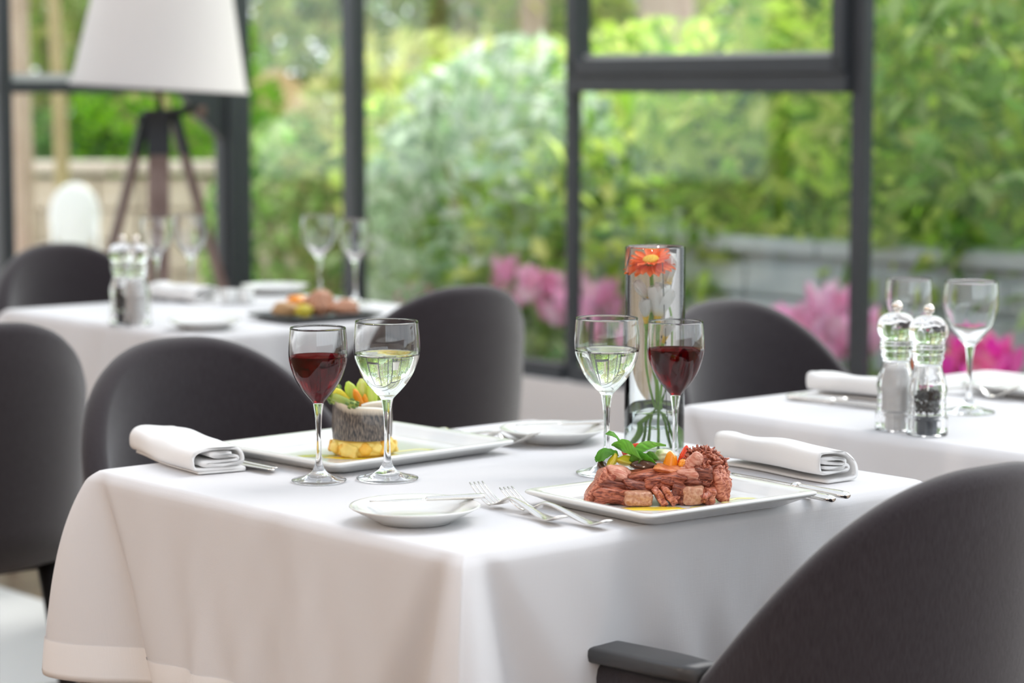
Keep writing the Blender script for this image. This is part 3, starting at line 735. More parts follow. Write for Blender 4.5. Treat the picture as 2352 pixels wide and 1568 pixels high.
big_f = freesia('large white freesia blossom at the front middle of the vase', (.002, -.008, .182), (R(14), R(2)), .4, 6, True, [(.002, -.008, .12), (.004, -.004, .06), (.018, 0, .0125)], .58)
[c for c in big_f.children if c.name.startswith('blossom')][0].scale = (1.3, 1.3, 1.12)
freesia('white freesia blossom leaning left below the orange flower', (-.006, -.006, .208), (R(0), R(-34)), .1, 6, False, [(-.010, 0, .15), (.004, .004, .08), (-.006, .006, .0125)], .36)
freesia('white freesia blossom at the right rim of the vase', (.017, .000, .226), (R(6), R(4)), 1.0, 6, True, [(.024, 0, .18), (.020, .004, .10), (-.012, .008, .0125)], .34)
freesia('white freesia blossom low on the left side of the vase', (-.013, -.010, .184), (R(12), R(-22)), .9, 6, False, [(-.012, -.008, .12), (.002, 0, .06), (.026, -.006, .0125)], .46)
freesia('small white freesia bud below the front blossom', (.010, -.014, .158), (R(25), R(12)), .2, 5, False, [(.010, -.016, .11), (.006, -.010, .06), (.004, -.010, .0125)], .5)
wt = thing('dry_twig', 'thin dark twig standing upright in front of the orange flower', 'twig', (VX, VY, TZ))
mesh('stalk', *tube(spline([(.008, -.030, .270), (.011, -.030, .20), (.013, -.028, .12), (.018, -.02, .02)], 14), .0006, 6), 'drystem', wt)
for q in ((.006, -.028, .168), (.012, -.028, .160)):
    mesh('seed', *xf(lathe([(0, .003), (.0016, 0), (0, -.003)], 8), Matrix.Translation(q)), 'drystem', wt)
lf = thing('flower_leaf', 'broad green leaf standing in the vase water on the right', 'leaf', (VX, VY, TZ))
v = [];
rings = []
for i in range(9):
    t = i/8; z = .0125+.075*t; w = .0075*math.sin(PI*min(1, .15+t*.85))**.8+.0006
    rings.append([(.031-.006*t*t+w*e*.45, -.006+w*e, z) if s else (.032-.006*t*t+w*e*.45, -.0055+w*e, z) for s in (0, 1) for e in ((-1, 0, 1) if s == 0 else (1, 0, -1))])
mesh('blade', *loft(rings), pbr('fresh_leaf', (.22, .42, .06), .4), lf)

# ------------------------------------------------------------------ plates
def rrect(hx, hy, r, z, n=7):
    p = []
    for cx_, cy_, a0 in ((hx-r, hy-r, 0), (-hx+r, hy-r, 90), (-hx+r, -hy+r, 180), (hx-r, -hy+r, 270)):
        for k in range(n): a = R(a0+90*k/(n-1)); p.append((cx_+r*math.cos(a), cy_+r*math.sin(a), z))
    return p
def rect_plate(label, x, y, hx, hy, rz, mat='porcelain', h=.0165, cat='plate'):
    rings = []
    for ins, z, rad in ((.040, .0, .02), (.028, .0, .02), (.025, .0012, .02), (.008, h-.006, .016), (.0015, h-.003, .013), (0, h-.001, .012), (.001, h+.0012, .012), (.004, h+.0022, .012), (.014, h+.0010, .013), (.018, h-.002, .014), (.027, .0065, .016), (.031, .0050, .016), (.038, .0046, .016), (.07, .0045, .012)):
        rings.append(rrect(hx-ins, hy-ins, rad, z))
    v, f = loft(rings, cap0=True, cap1=True)
    o = mesh('dinner_plate', v, f, mat); o.location = (x, y, TZ); o.rotation_euler = (0, 0, rz); return tag(o, label, cat)
PM = (.195, 2.934, R(38)); PF = (-.206, 3.350, R(43))
rect_plate('white rectangular plate of sliced meat and vegetables', PM[0], PM[1], .1410, .1190, PM[2])
rect_plate('white rectangular plate carrying the fish and vegetable tower', PF[0], PF[1], .1650, .1370, PF[2])
SP = [(0, 0), (.044, 0), (.046, .002), (.050, .003), (.066, .012), (.0765, .0175), (.078, .0187), (.0772, .0200), (.0745, .0195), (.060, .0125), (.050, .0062), (.046, .0052), (0, .0050)]
SPM = pyd(*lathe(SP, 72), 'side_plate'); SPM.materials.append(M['porcelain'])
def side_plate(x, y, label, s=1.0):
    o = link('side_plate', SPM); o.location = (x, y, TZ); o.scale = (s, s, s); return tag(o, label, 'plate')
side_plate(-.1147, 2.822, 'small round white side plate in front of the wine glasses'); side_plate(.060, 3.478, 'small round white side plate at the back corner of the laid table')

# ------------------------------------------------------------------ cutlery
def make_fork(label, group):
    """lies along +x: tines at x=.195, handle end at 0"""
    t = thing('fork', label, 'fork', (0, 0, 0), 0, group)
    prof = [(0, .0100, .0105, .0022), (.008, .0075, .0115, .0024), (.022, .0042, .0108, .0026), (.045, .0052, .0078, .0026), (.075, .0105, .0055, .0026), (.100, .0145, .0040, .0026), (.116, .0150, .0036, .0026), (.126, .0120, .0055, .0022), (.134, .0075, .0100, .0018), (.142, .0048, .0122, .0016), (.150, .0038, .0124, .0015)]
    P = spline(prof, 44); rings = []
    for x, z, w, th in P:
        rings.append([(x, w*math.cos(a), z+th*math.sin(a)*(1.0 if math.sin(a) > 0 else .55)) for a in [2*PI*k/14 for k in range(14)]])
    mesh('handle', *loft(rings), 'steel', t)
    for k in range(4):
        y = (-1.5+k)*.0062; rg = []
        for i in range(9):
            s = i/8; x = .148+.049*s; z = .0038+.0205*s**1.5; w = .0021*(1-.45*s**3); th = .0011*(1-.3*s)
            rg.append([(x, y*(1-.04*s)+w*math.cos(a), z+th*math.sin(a)) for a in [2*PI*j/8 for j in range(8)]])
        mesh('tine', *loft(rg), 'steel', t)
    return t
def make_knife(label, group, L=.215):
    t = thing('table_knife', label, 'knife', (0, 0, 0), 0, group)
    prof = [(0, .0045, .0060, .0035), (.006, .0050, .0098, .0044), (.020, .0052, .0090, .0046), (.05, .0052, .0072, .0042), (.088, .0052, .0060, .0040)]
    rings = []
    for x, z, w, th in spline(prof, 24): rings.append([(x, w*math.cos(a), z+th*math.sin(a)) for a in [2*PI*k/16 for k in range(16)]])
    mesh('handle', *loft(rings), 'steel', t)
    rings = []
    for x, w, th in ((.086, .0062, .0040), (.089, .0086, .0052), (.093, .0088, .0052), (.097, .0060, .0030)): rings.append([(x, w*math.cos(a), .0054+th*math.sin(a)) for a in [2*PI*k/16 for k in range(16)]])
    mesh('bolster', *loft(rings), 'steel', t)
    rings = []
    for i in range(14):
        s = i/13; x = .095+(L-.095)*s; w = .0085+.0025*math.sin(PI*s); y1 = w*(1-max(0, (s-.8)/.2)**2*.95); rings.append([(x, -w*.7, .0056), (x, 0, .0064), (x, y1, .0054), (x, 0, .0048)])
    mesh('blade', *loft(rings), 'steel', t)
    return t
fk = make_fork('x', 'forks'); kn = make_knife('x', 'knives'); _used = {'f': False, 'k': False}
def put(kind, end, tip_ang, label, z=TZ):
    src = fk if kind == 'f' else kn
    o = src if not _used[kind] else copy_tree(src); _used[kind] = True
    return place(o, (end[0], end[1], z), tip_ang, label)
put('f', (.057, 2.7915), R(121), 'silver dinner fork between the side plate and the other fork')
put('f', (.1094, 2.763), R(126.5), 'silver dinner fork lying next to the meat plate')
put('f', (-.103, 3.535), R(-46), 'silver fork with its tines beyond the corner of the fish plate, nearer the viewer')
put('f', (-.160, 3.552), R(-44.5), 'silver fork lying along the far edge of the fish plate')
put('k', (.4174, 2.9738), R(127), 'silver table knife beside the right-hand napkin')
put('k', (.3956, 2.9481), R(127), 'silver table knife mostly hidden by the meat plate')
put('k', (-.4526, 3.354), R(-49.5), 'silver table knife under the fish plate rim, left side')
put('k', (-.462, 3.331), R(-47), 'silver table knife whose blade shows right beside the left napkin')
put('k', (.455, 3.955), R(-46), 'silver table knife nearest the table edge by the right table napkin')
put('k', (.478, 3.97), R(-47), 'second silver table knife by the right table napkin')
put('f', (.700, 4.075), R(-50), 'silver fork left of the plate on the right table')
put('f', (.775, 4.105), R(-50), 'silver fork partly under the plate on the right table')

# butter knives on the side plates
def butter_knife(x, y, rz, label):
    t = thing('butter_knife', label, 'knife', (x, y, TZ), rz, 'butter knives on the side plates')
    rings = []
    for xx, w, th in spline([(0, .0050, .0030), (.006, .0072, .0034), (.03, .006, .0032), (.06, .0045, .003), (.07, .0040, .0026)], 16): rings.append([(xx, w*math.cos(a), th*math.sin(a)) for a in [2*PI*k/12 for k in range(12)]])
    mesh('handle', *loft(rings), 'steel', t)
    rings = []
    for i in range(10):
        s = i/9; w = .0075+.002*math.sin(PI*s); rings.append([(.068+.07*s, -w*.6, .0), (.068+.07*s, 0, .0009), (.068+.07*s, w*(1-s**4*.9), .0), (.068+.07*s, 0, -.0006)])
    mesh('blade', *loft(rings), 'steel', t)
    t.rotation_euler = (0, R(1.5), rz); t.location.z = TZ+.0235
butter_knife(-.033, 2.862, R(188), 'butter knife lying across the front side plate'); butter_knife(.142, 3.515, R(186), 'butter knife lying across the rear corner side plate')

# ------------------------------------------------------------------ napkins
def napkin(label, x, y, rz, L, W, H, path, seed, th=.0042):
    """cross-section path in units of (W,H); extruded along +x from the near end"""
    r = random.Random(seed); pts = spline([(a*W, b*H) for a, b in path], 110)
    pts = [np.array(p) for p in pts]; left = []; right = []
    for i in range(len(pts)):
        t = pts[min(i+1, len(pts)-1)]-pts[max(0, i-1)]; t = t/(np.linalg.norm(t)+1e-9); n = np.array((-t[1], t[0]))
        left.append(pts[i]+n*th/2); right.append(pts[i]-n*th/2)
    sec = left+right[::-1]
    rings = []; ph = [r.uniform(0, 6.3) for _ in range(4)]
    for k in range(26):
        s = k/25; g = 1+.10*s+.05*math.sin(5*s+ph[0])*s; wv_ = 1+.03*math.sin(7*s+ph[1])
        rg = []
        for a, b in sec:
            lift = b/H
            rg.append((L*s+.004*lift*math.sin(9*a/W+ph[3]), (a-W/2)*wv_+.003*math.sin(6*s+ph[2]+2*lift), max(.0004, b*g+lift*.0022*math.sin(11*s+5*a/W+ph[1])*s)))
        rings.append(rg)
    t = thing('napkin', label, 'napkin', (x, y, TZ), rz, 'folded white napkins')
    mesh('folded_cloth', *loft(rings), 'napkin', t)
    return t
PA = [(.90, .035), (.5, .03), (.10, .04), (.035, .10), (.10, .16), (.5, .165), (.88, .18), (.985, .28), (1.0, .5), (.97, .72), (.86, .88), (.6, .95), (.28, .965), (.10, .90), (.03, .70), (.04, .45), (.12, .335), (.45, .31), (.74, .32), (.82, .38), (.78, .45), (.5, .44), (.2, .46), (.13, .55), (.2, .63), (.5, .64), (.62, .70), (.55, .77), (.25, .76)]
PB = [(.80, .03), (.5, .06), (.25, .05), (.07, .10), (.02, .32), (.06, .55), (.2, .78), (.45, .92), (.8, .965), (.97, .90), (.99, .6), (.95, .38), (.86, .33), (.55, .33), (.3, .34), (.22, .42), (.3, .52), (.6, .60), (.85, .66), (.88, .74), (.6, .75), (.4, .70), (.33, .60), (.42, .45), (.7, .47), (.84, .50)]
napkin('folded white napkin at the left corner of the laid table', -.391, 3.181, R(120), .225, .078, .034, PA, 1)
napkin('thick folded white napkin lying right of the meat plate', .4265, 3.108, R(128), .198, .072, .042, PB, 2)
napkin('folded white napkin behind the two right-hand mills', .64, 3.925, R(140), .16, .085, .036, PB, 3)
napkin('folded white napkin behind the glasses on the rear left table', -.73, 5.77, R(140), .17, .08, .036, PA, 4)

# ------------------------------------------------------------------ salt and pepper mills
MILL = [(.0300, .0005), (.0306, .003), (.0306, .024), (.0292, .0265), (.0278, .029), (.0284, .033), (.0276, .037), (.0268, .041), (.0277, .046), (.0270, .050), (.0266, .055), (.0284, .062), (.0288, .070), (.0274, .079), (.0240, .089), (.0212, .098), (.0206, .104),
        (.0215, .109), (.0238, .114), (.0230, .118), (.0238, .121), (.0262, .1265), (.0250, .130), (.0240, .134), (.0252, .139), (.0280, .145), (.0293, .152), (.0286, .160), (.0255, .1675), (.0195, .173), (.0110, .1762), (.004, .1768)]
CAV = [(.0222, .030), (.0215, .040), (.0215, .056), (.0225, .066), (.0205, .080), (.0170, .094), (.0158, .104)]
def mill(kind, label, x, y, rz=0):
    t = thing(kind+'_mill', label, 'mill', (x, y, TZ), rz)
    outp = [(float(a), float(b)) for a, b in spline(MILL, 96)]
    cav = [(float(a), float(b)) for a, b in spline(CAV, 26)]
    vf = join(lathe([(.0296, 0)]+outp+[(0, .1770)]+[(0, .1770)], 56)) if False else None
    # clear body: outer skin, open bottom ring and an inner hollow
    prof = [(.0215, .0)]+[(.0296, 0)]+outp+[(0, .1770)]
    inner = [(0, .106)]+[(r, h) for r, h in reversed(cav)]+[(.0222, .0285), (.0226, .0275), (.0222, .026), (.0215, .012), (.0215, .0)]
    mesh('body', *lathe(prof+[], 56), 'acrylic', t) if False else mesh('body', *lathe(list(reversed(inner))[:-1][::-1][::-1] and ([(0, .106)]+[(r, h) for r, h in reversed(cav)]+[(.0220, .027), (.0216, .012), (.0216, .0), (.0296, 0)]+outp+[(0, .1770)]), 56), 'acrylic', t)
    lv = .094 if kind == 'salt' else .064
    fill = [(r-.0006, h) for r, h in cav if h <= lv]
    top = fill[-1]
    mesh('salt' if kind == 'salt' else 'peppercorns', *lathe([(0, .0302)]+fill+[(top[0]*.6, top[1]+.003), (0, top[1]+.004)], 40), 'salt', t) if kind == 'salt' else None
    if kind == 'pepper':
        r = random.Random(4); vf = []
        base = lathe([(.0, .0022), (.0016, .0015), (.0022, 0), (.0016, -.0015), (0, -.0022)], 7)
        for k in range(330):
            z = r.uniform(.033, .066); rad = .0185*math.sqrt(r.random()); a = r.uniform(0, 6.3)
            vf.append(xf(base, Matrix.Translation((rad*math.cos(a), rad*math.sin(a), z))))
        o = mesh('peppercorns', *join(*vf), 'pepper', t); o['kind'] = 'stuff'
    mesh('spindle', *tube([(0, 0, .012), (0, 0, .105)], .0016, 10), 'steel', t)
    mesh('grinder', *lathe([(0, .004), (.0150, .004), (.0155, .006), (.0155, .020), (.0205, .021), (.0205, .0255), (0, .0255)], 10), 'salt' if kind == 'salt' else 'grinder', t, False)
    o = mesh('ball_knob', *lathe([(.0045, -.001), (.0042, .001)]+[(.0082*math.sin(a), .0088-.0082*math.cos(a)) for a in [R(25+155*k/16) for k in range(16)]]+[(0, .0170)], 28), 'brass', t); o.location = (0, 0, .1770)
    return t
mill('salt', 'clear salt mill with silver ball knob, left one on the right table', .576, 3.600)
mill('pepper', 'clear pepper mill with black peppercorns, right one on the right table', .6145, 3.548)
mill('pepper', 'clear pepper mill on the rear left table beside the small glass', -.845, 5.235)
mill('salt', 'clear salt mill with white salt on the rear left table', -.812, 5.215)

# ------------------------------------------------------------------ fish tower
FX, FY, FZ = -.207, 3.322, TZ+.0048
def at_fish(name, label, cat, group=None): o = thing(name, label, cat, (FX, FY, FZ), 0, group); o.scale = (1.1, 1.1, 1.04); return o
pc = at_fish('potato_cake', 'round golden potato cake under the rolled fish', 'potato')
mp = pbr('potato_flesh', (.80, .52, .09), .38, noise=(60, (.86, .66, .20), .3, .7), sss=.2); mp2 = pbr('golden_potato', (.74, .36, .03), .35, noise=(50, (.82, .50, .07), .3, .7), sss=.2)
mesh('base', *lathe([(0, .001), (.036, .001), (.0395, .005), (.040, .017), (.037, .0215), (0, .0225)], 40), mp, pc)
rr = random.Random(12)
for k in range(17):
    a = 2*PI*k/17+rr.uniform(-.1, .1); rd = rr.uniform(.0355, .039)
    o = link('potato_piece', lump(100+k, rr.uniform(.0075, .0105), rr.uniform(.0055, .007), rr.uniform(.0075, .010), .12, facet=(k % 3 == 0)), mp2 if k % 2 else mp, pc, smooth=True)
    o.location = (rd*math.cos(a), rd*math.sin(a), .0105+rr.uniform(-.001, .002)); o.rotation_euler = (rr.uniform(-.3, .3), rr.uniform(-.3, .3), a+PI/2)
def skin_mat():
    m, nt, b, out = node_mat('fish_skin')
    tc = nt.nodes.new('ShaderNodeTexCoord'); sp = nt.nodes.new('ShaderNodeSeparateXYZ'); nt.links.new(tc.outputs['UV'], sp.inputs[0])
    mp_ = nt.nodes.new('ShaderNodeMapping'); mp_.inputs['Scale'].default_value = (60, 5, 1); mp_.inputs['Rotation'].default_value = (0, 0, .5); n = nt.nodes.new('ShaderNodeTexNoise'); n.inputs['Scale'].default_value = 1; n.inputs['Detail'].default_value = 4
    nt.links.new(tc.outputs['UV'], mp_.inputs[0]); nt.links.new(mp_.outputs[0], n.inputs['Vector'])
    r1 = nt.nodes.new('ShaderNodeValToRGB'); e = r1.color_ramp.elements; e[0].position = .40; e[0].color = (.022, .020, .022, 1); e[1].position = .76; e[1].color = (.30, .235, .18, 1)
    nt.links.new(n.outputs[0], r1.inputs[0])
    r2 = nt.nodes.new('ShaderNodeValToRGB'); e = r2.color_ramp.elements; e[0].position = .78; e[0].color = (0, 0, 0, 1); e[1].position = 1.0; e[1].color = (1, 1, 1, 1)
    nt.links.new(sp.outputs[1], r2.inputs[0])
    mx = nt.nodes.new('ShaderNodeMixRGB'); nt.links.new(r2.outputs[0], mx.inputs[0]); nt.links.new(r1.outputs[0], mx.inputs[1]); mx.inputs[2].default_value = (.80, .68, .52, 1)
    nt.links.new(mx.outputs[0], b.inputs['Base Color']); b.inputs['Roughness'].default_value = .35; b.inputs['Coat Weight'].default_value = .3
    bp = nt.nodes.new('ShaderNodeBump'); bp.inputs['Strength'].default_value = .3; bp.inputs['Distance'].default_value = .001; nt.links.new(n.outputs[0], bp.inputs['Height']); nt.links.new(bp.outputs[0], b.inputs['Normal'])
    return m
SK = skin_mat(); FL = pbr('fish_flesh', (.82, .76, .66), .45, noise=(120, (.88, .84, .78), .3, .7), sss=.3)
def fillet(name, label, a0, a1, r0, r1, zb, top0, top1, th=.0055, bot=None):
    """a band of fish wrapped round the filling; skin outside, flesh inside"""
    t = at_fish(name, label, 'fish', 'rolled fish fillets')
    n, mz = 44, 12; V = []; F = []; UV = {}
    def rad(s, k): return (r0+(r1-r0)*s)*(1-.05*k+.03*math.sin(PI*k))*(1+.015*math.sin(9*s+3*k))
    for i in range(n+1):
        s = i/n; a = a0+(a1-a0)*s; tp = top0+(top1-top0)*s+.0025*math.sin(7*s+1); b_ = zb+(bot(s) if bot else 0)
        for j in range(mz+1):
            k = j/mz; r = rad(s, k); V.append((r*math.cos(a), r*math.sin(a), b_+(tp-b_)*k)); UV[len(V)-1] = (s, k)
    for i in range(n):
        for j in range(mz): q = i*(mz+1)+j; F.append((q, q+mz+1, q+mz+2, q+1))
    me = pyd(V, F); uv = me.uv_layers.new(name='UVMap')
    for l in me.loops: uv.data[l.index].uv = UV[l.vertex_index]
    me.materials.append(SK); link('skin', me, None, t)
    rings = []
    for i in range(n+1):
        s = i/n; a = a0+(a1-a0)*s; tp = top0+(top1-top0)*s+.0025*math.sin(7*s+1); b_ = zb+(bot(s) if bot else 0); rg = []
        for j in range(mz+1):
            k = j/mz; r = rad(s, k)-.0004; rg.append((r*math.cos(a), r*math.sin(a), b_+.0004+(tp-b_-.0004)*k))
        rg.append(((rad(s, 1)-th*.5)*math.cos(a), (rad(s, 1)-th*.5)*math.sin(a), tp+.0022))
        for j in range(mz, -1, -1):
            k = j/mz; r = rad(s, k)-th*(1-.25*abs(2*k-1)); rg.append((r*math.cos(a), r*math.sin(a), b_+.0004+(tp-b_-.0004)*k))
        rings.append(rg)
    mesh('flesh', *loft(rings), FL, t)
fillet('fish_fillet', 'rolled fish fillet with dark silvery skin, front of the tower', R(168), R(318), .0375, .0420, .0225, .083, .060, bot=lambda s: 0 if s < .8 else .0)
fillet('fish_fillet', 'pale fish fillet end wrapped round the right of the tower', R(270), R(410), .0335, .0385, .0240, .066, .086)
fillet('fish_fillet', 'fish fillet forming the back of the tower', R(20), R(200), .0345, .0355, .0230, .078, .078)
def at_px(dx, dy, z): return Vector((dx, dy, z))
def spear(name, label, cat, base, tip, r, mat, kind):
    t = at_fish(name, label, cat, 'vegetables standing in the fish tower'); b = Vector(base); e = Vector(tip); e.z = .05+(e.z-.05)*.86; d = e-b
    if kind == 'asparagus':
        mesh('stalk', *tube([tuple(b+d*k/10) for k in range(10)], [r*(1-.02*k) for k in range(10)], 12), mat, t)
        u = d.normalized(); s = u.orthogonal().normalized(); w = u.cross(s)
        mesh('tip', *tube([tuple(b+d*(.62+.40*k/8)) for k in range(9)], [r*(.9+.35*math.sin(PI*k/8*.8))*(1-(k/8)**3*.9) for k in range(9)], 12), mat, t)
        sm = pyd(*lathe([(0, .0055), (.0016, .003), (.0022, 0), (.0012, -.002), (0, -.0025)], 8)); sm.materials.append(M['stem'] if False else pbr('asparagus_scale', (.10, .18, .03), .45))
        for k in range(12):
            a = k*2.4; p = b+d*(.60+.032*k); rad = r*(1.12-.6*max(0, (k-7)/5)); n = s*math.cos(a)+w*math.sin(a)
            o = link('scale', sm, None, t); o.location = p+n*rad*.9; o.rotation_mode = 'QUATERNION'; o.rotation_quaternion = (u+n*.25).to_track_quat('Z', 'Y')
    else:
        u = d.normalized(); s = u.cross(Vector((0, 1, .2))).normalized(); w = u.cross(s); wd_, th = r
        rings = []
        for k in range(9):
            q = k/8; tp = 1 if q < .75 else 1-.75*((q-.75)/.25)**2; rg = []
            for a in range(12):
                an = 2*PI*a/12; x = math.cos(an); y = math.sin(an)
                rg.append(tuple(b+d*q+s*(wd_*tp*math.copysign(abs(x)**.7, x)*(1+.05*math.sin(6*q)))+w*(th*(math.copysign(abs(y)**.7, y)+(.5*x*x if kind == 'celery' else 0)))))
            rings.append(rg)
        mesh('stick', *loft(rings), mat, t)
AS = pbr('asparagus', (.20, .30, .05), .4, noise=(90, (.36, .42, .09), .3, .7)); CE = pbr('celery', (.60, .74, .10), .3, noise=(1, (.78, .84, .35), .35, .7, (300, 300, 20)), sss=.25); LE = pbr('leek', (.50, .76, .06), .3, noise=(1, (.70, .82, .20), .35, .7, (400, 400, 15)), sss=.2)
CA = pbr('carrot', (.86, .27, .015), .35, noise=(60, (.90, .40, .03), .3, .7), sss=.2); YE = pbr('yellow_courgette', (.84, .62, .04), .35, noise=(60, (.76, .78, .08), .3, .7), sss=.2)
spear('asparagus_spear', 'green asparagus spear bending out at the left of the fish tower', 'asparagus', (-.014, -.008, .05), (-.047, -.012, .093), .0052, AS, 'asparagus')
spear('asparagus_spear', 'dark asparagus tip hanging over the front rim of the fish', 'asparagus', (-.034, -.018, .079), (-.004, -.036, .071), .0056, AS, 'asparagus')
spear('asparagus_spear', 'asparagus spear standing at the right of the fish tower', 'asparagus', (.016, .004, .04), (.027, .004, .108), .0062, AS, 'asparagus')
spear('asparagus_spear', 'thin asparagus spear at the far left behind the courgette', 'asparagus', (-.016, .006, .05), (-.038, .004, .105), .0048, AS, 'asparagus')
spear('vegetable_stick', 'yellow courgette stick leaning left in the fish tower', 'vegetable', (-.006, -.014, .05), (-.034, -.016, .096), (.0085, .003), YE, 'flat')
spear('vegetable_stick', 'wide lime green celery stick left of the carrot', 'vegetable', (.002, -.010, .05), (-.018, -.012, .106), (.0085, .003), LE, 'celery')
spear('vegetable_stick', 'pale celery stick right of the carrot', 'vegetable', (.004, -.006, .05), (-.001, -.008, .110), (.0080, .003), CE, 'celery')
spear('vegetable_stick', 'bright green leek stick standing upright', 'vegetable', (.012, -.012, .05), (.014, -.014, .1135), (.0066, .003), LE, 'celery')
spear('carrot_stick', 'orange carrot stick leaning left in the middle', 'carrot', (.006, -.018, .05), (-.009, -.020, .096), (.0052, .0035), CA, 'flat')
spear('carrot_stick', 'short orange carrot stick beside the leek', 'carrot', (.006, -.016, .05), (.004, -.018, .088), (.0040, .003), CA, 'flat')
spear('carrot_stick', 'orange carrot piece low under the asparagus tip', 'carrot', (-.008, -.022, .06), (-.014, -.030, .076), (.0055, .003), CA, 'flat')
SAU = pbr('yellow_sauce', (.80, .58, .03), .12, coat=.5); SAU2 = pbr('pale_oil', (.74, .72, .30), .08, coat=.6); SAU3 = pbr('green_oil', (.50, .50, .06), .1, coat=.5)
def puddle(label, x, y, rx, ry, rz, mat, seed, z=.0047, ring=False):
    r = random.Random(seed); ph = [r.uniform(0, 6.3) for _ in range(4)]; n = 48; rows = []
    for s, h in (((.62, .0000), (.68, .0007), (.80, .0011), (.93, .0008), (1, .0)) if ring else ((.01, .0010), (.5, .0010), (.85, .0009), (.96, .0005), (1, 0))):
        rg = []
        for k in range(n):
            a = 2*PI*k/n; q = s*(1+.13*math.sin(2*a+ph[0])+.09*math.sin(3*a+ph[1])+.05*math.sin(7*a+ph[2])); rg.append((rx*q*math.cos(a), ry*q*math.sin(a), h))
        rows.append(rg)
    o = mesh('sauce', *loft(rows, cap0=not ring, cap1=False), mat); o.location = (x, y, TZ+z); o.rotation_euler = (0, 0, rz); return tag(o, label, 'sauce')
puddle('golden sauce pooled in front of the potato cake', FX-.002, FY-.034, .042, .017, 0, SAU, 1)
puddle('pale yellow oil ring right of the fish tower', FX+.068, FY+.012, .042, .028, .5, SAU2, 2, ring=True)
puddle('green oil streak left of the fish tower', FX-.066, FY-.018, .030, .012, .2, SAU3, 3)

# ------------------------------------------------------------------ meat dish
MX, MY, MZ = .175, 2.946, TZ+.0047
def at_meat(name, label, cat, group=None): return thing(name, label, cat, (MX, MY, MZ), 0, group)
def meat_mat(name, c1, c2, st=(90, 420, 420)): return pbr(name, c1, .34, noise=(1, c2, .38, .62, st), bump=(1, 1.0, st), coat=.12, spec=.4)
ME1 = meat_mat('roast_meat', (.15, .026, .012), (.50, .145, .075)); ME2 = meat_mat('pink_meat', (.30, .060, .030), (.68, .26, .16)); ME3 = meat_mat('dark_meat', (.12, .028, .018), (.32, .095, .055)); ME6 = meat_mat('orange_meat', (.44, .09, .02), (.72, .25, .08)); ME5 = meat_mat('glossy_pink_meat', (.58, .20, .13), (.78, .40, .29)); ME4 = meat_mat('grey_cut_meat', (.44, .19, .11), (.60, .33, .21), (250, 250, 250))
def chunk(label, px, py, pz, sx, sy, sz, rot, mat, seed, facet=True, jag=.15):
    o = link('meat_piece', lump(seed, sx, sy, sz, jag, facet=facet), mat, None, smooth=True); o.location = (MX+px, MY+py, MZ+pz); o.rotation_euler = rot
    return tag(o, label, 'meat', 'pieces of meat on the plate')
chunk('cube of meat with pale cut face at the front left of the heap', -.022, -.046, .0095, .0165, .011, .0088, (0, 0, .15), ME4, 1, jag=.06)
chunk('cube of meat with pale cut face at the front right of the heap', .046, -.036, .0115, .0125, .011, .0110, (0, 0, -.12), ME4, 2, jag=.06)
chunk('small meat cube beside the right pale cube', .066, -.030, .0095, .007, .010, .0095, (.1, .1, .2), ME2, 3)
chunk('long low meat slice at the front left corner of the heap', -.052, -.036, .0105, .021, .012, .0095, (0, .12, .12), ME1, 4, jag=.2)
chunk('leaning thin meat slice in the front middle, left one', .004, -.040, .011, .0045, .012, .0125, (0, -.55, .1), ME2, 5)
chunk('leaning thin meat slice in the front middle, right one', .016, -.038, .011, .0045, .012, .0125, (0, -.6, .1), ME2, 6)
chunk('dark meat slice in the front middle of the heap', .029, -.030, .0125, .0085, .011, .0120, (0, .15, -.2), ME3, 7)
chunk('striped pink slab of meat leaning at the left end of the heap', -.068, -.018, .021, .0085, .016, .0235, (.1, .55, .2), ME2, 8)
chunk('large glossy pink lump of meat on the left of the heap', -.043, -.016, .034, .0185, .015, .0115, (.15, .28, .1), ME5, 9, False, .16)
chunk('dark meat slice under the pink lump', -.050, -.024, .022, .018, .012, .006, (0, .1, .1), ME3, 10)
for k, (px, py, pz, sx, sz, rz, m, lab) in enumerate([(-.022, -.026, .020, .017, .010, .2, ME3, 'dark browned meat slice left of the middle of the heap'), (.002, -.024, .024, .016, .010, .05, ME1, 'browned meat slice in the middle of the heap'),
        (.022, -.022, .027, .015, .010, .0, ME1, 'reddish meat slice right of the middle of the heap'), (-.012, -.016, .030, .020, .0085, .1, ME1, 'ridge of meat along the top middle of the heap'), (.020, -.012, .036, .020, .007, -.15, ME6, 'orange tinted meat ridge below the peppers'),
        (.042, -.018, .033, .013, .010, -.3, ME5, 'pink meat piece below the pulled meat mound'), (.058, -.016, .034, .010, .0115, .1, ME3, 'deep red meat piece under the pulled meat'), (.044, -.020, .022, .014, .0085, .2, ME3, 'dark meat piece behind the right pale cube')]):
    chunk(lab, px, py, pz, sx, .011, sz, (.2, .1*(-1)**k, rz), m, 30+k, True, .16)
rr = random.Random(77)
for k in range(26):
    px = rr.uniform(-.062, .062); py = -.040+rr.uniform(-.004, .030); pz = .006+max(0, (py+.040))*.75+rr.uniform(0, .006); q = rr.uniform(.0035, .0075)
    chunk('small reddish meat scrap tucked between the larger meat pieces', px, py, pz, q*1.5, q, q*.8, (rr.uniform(-.6, .6), rr.uniform(-.6, .6), rr.uniform(0, 3)), (ME1, ME2, ME3)[k % 3], 200+k, False, .24)
pm = at_meat('pulled_meat', 'tall mound of shredded pulled meat at the right of the heap', 'meat')
o = link('mound', lump(60, .030, .026, .030, .14, 3), ME1, pm); o.location = (.060, .006, .030)
r = random.Random(9); vf = []
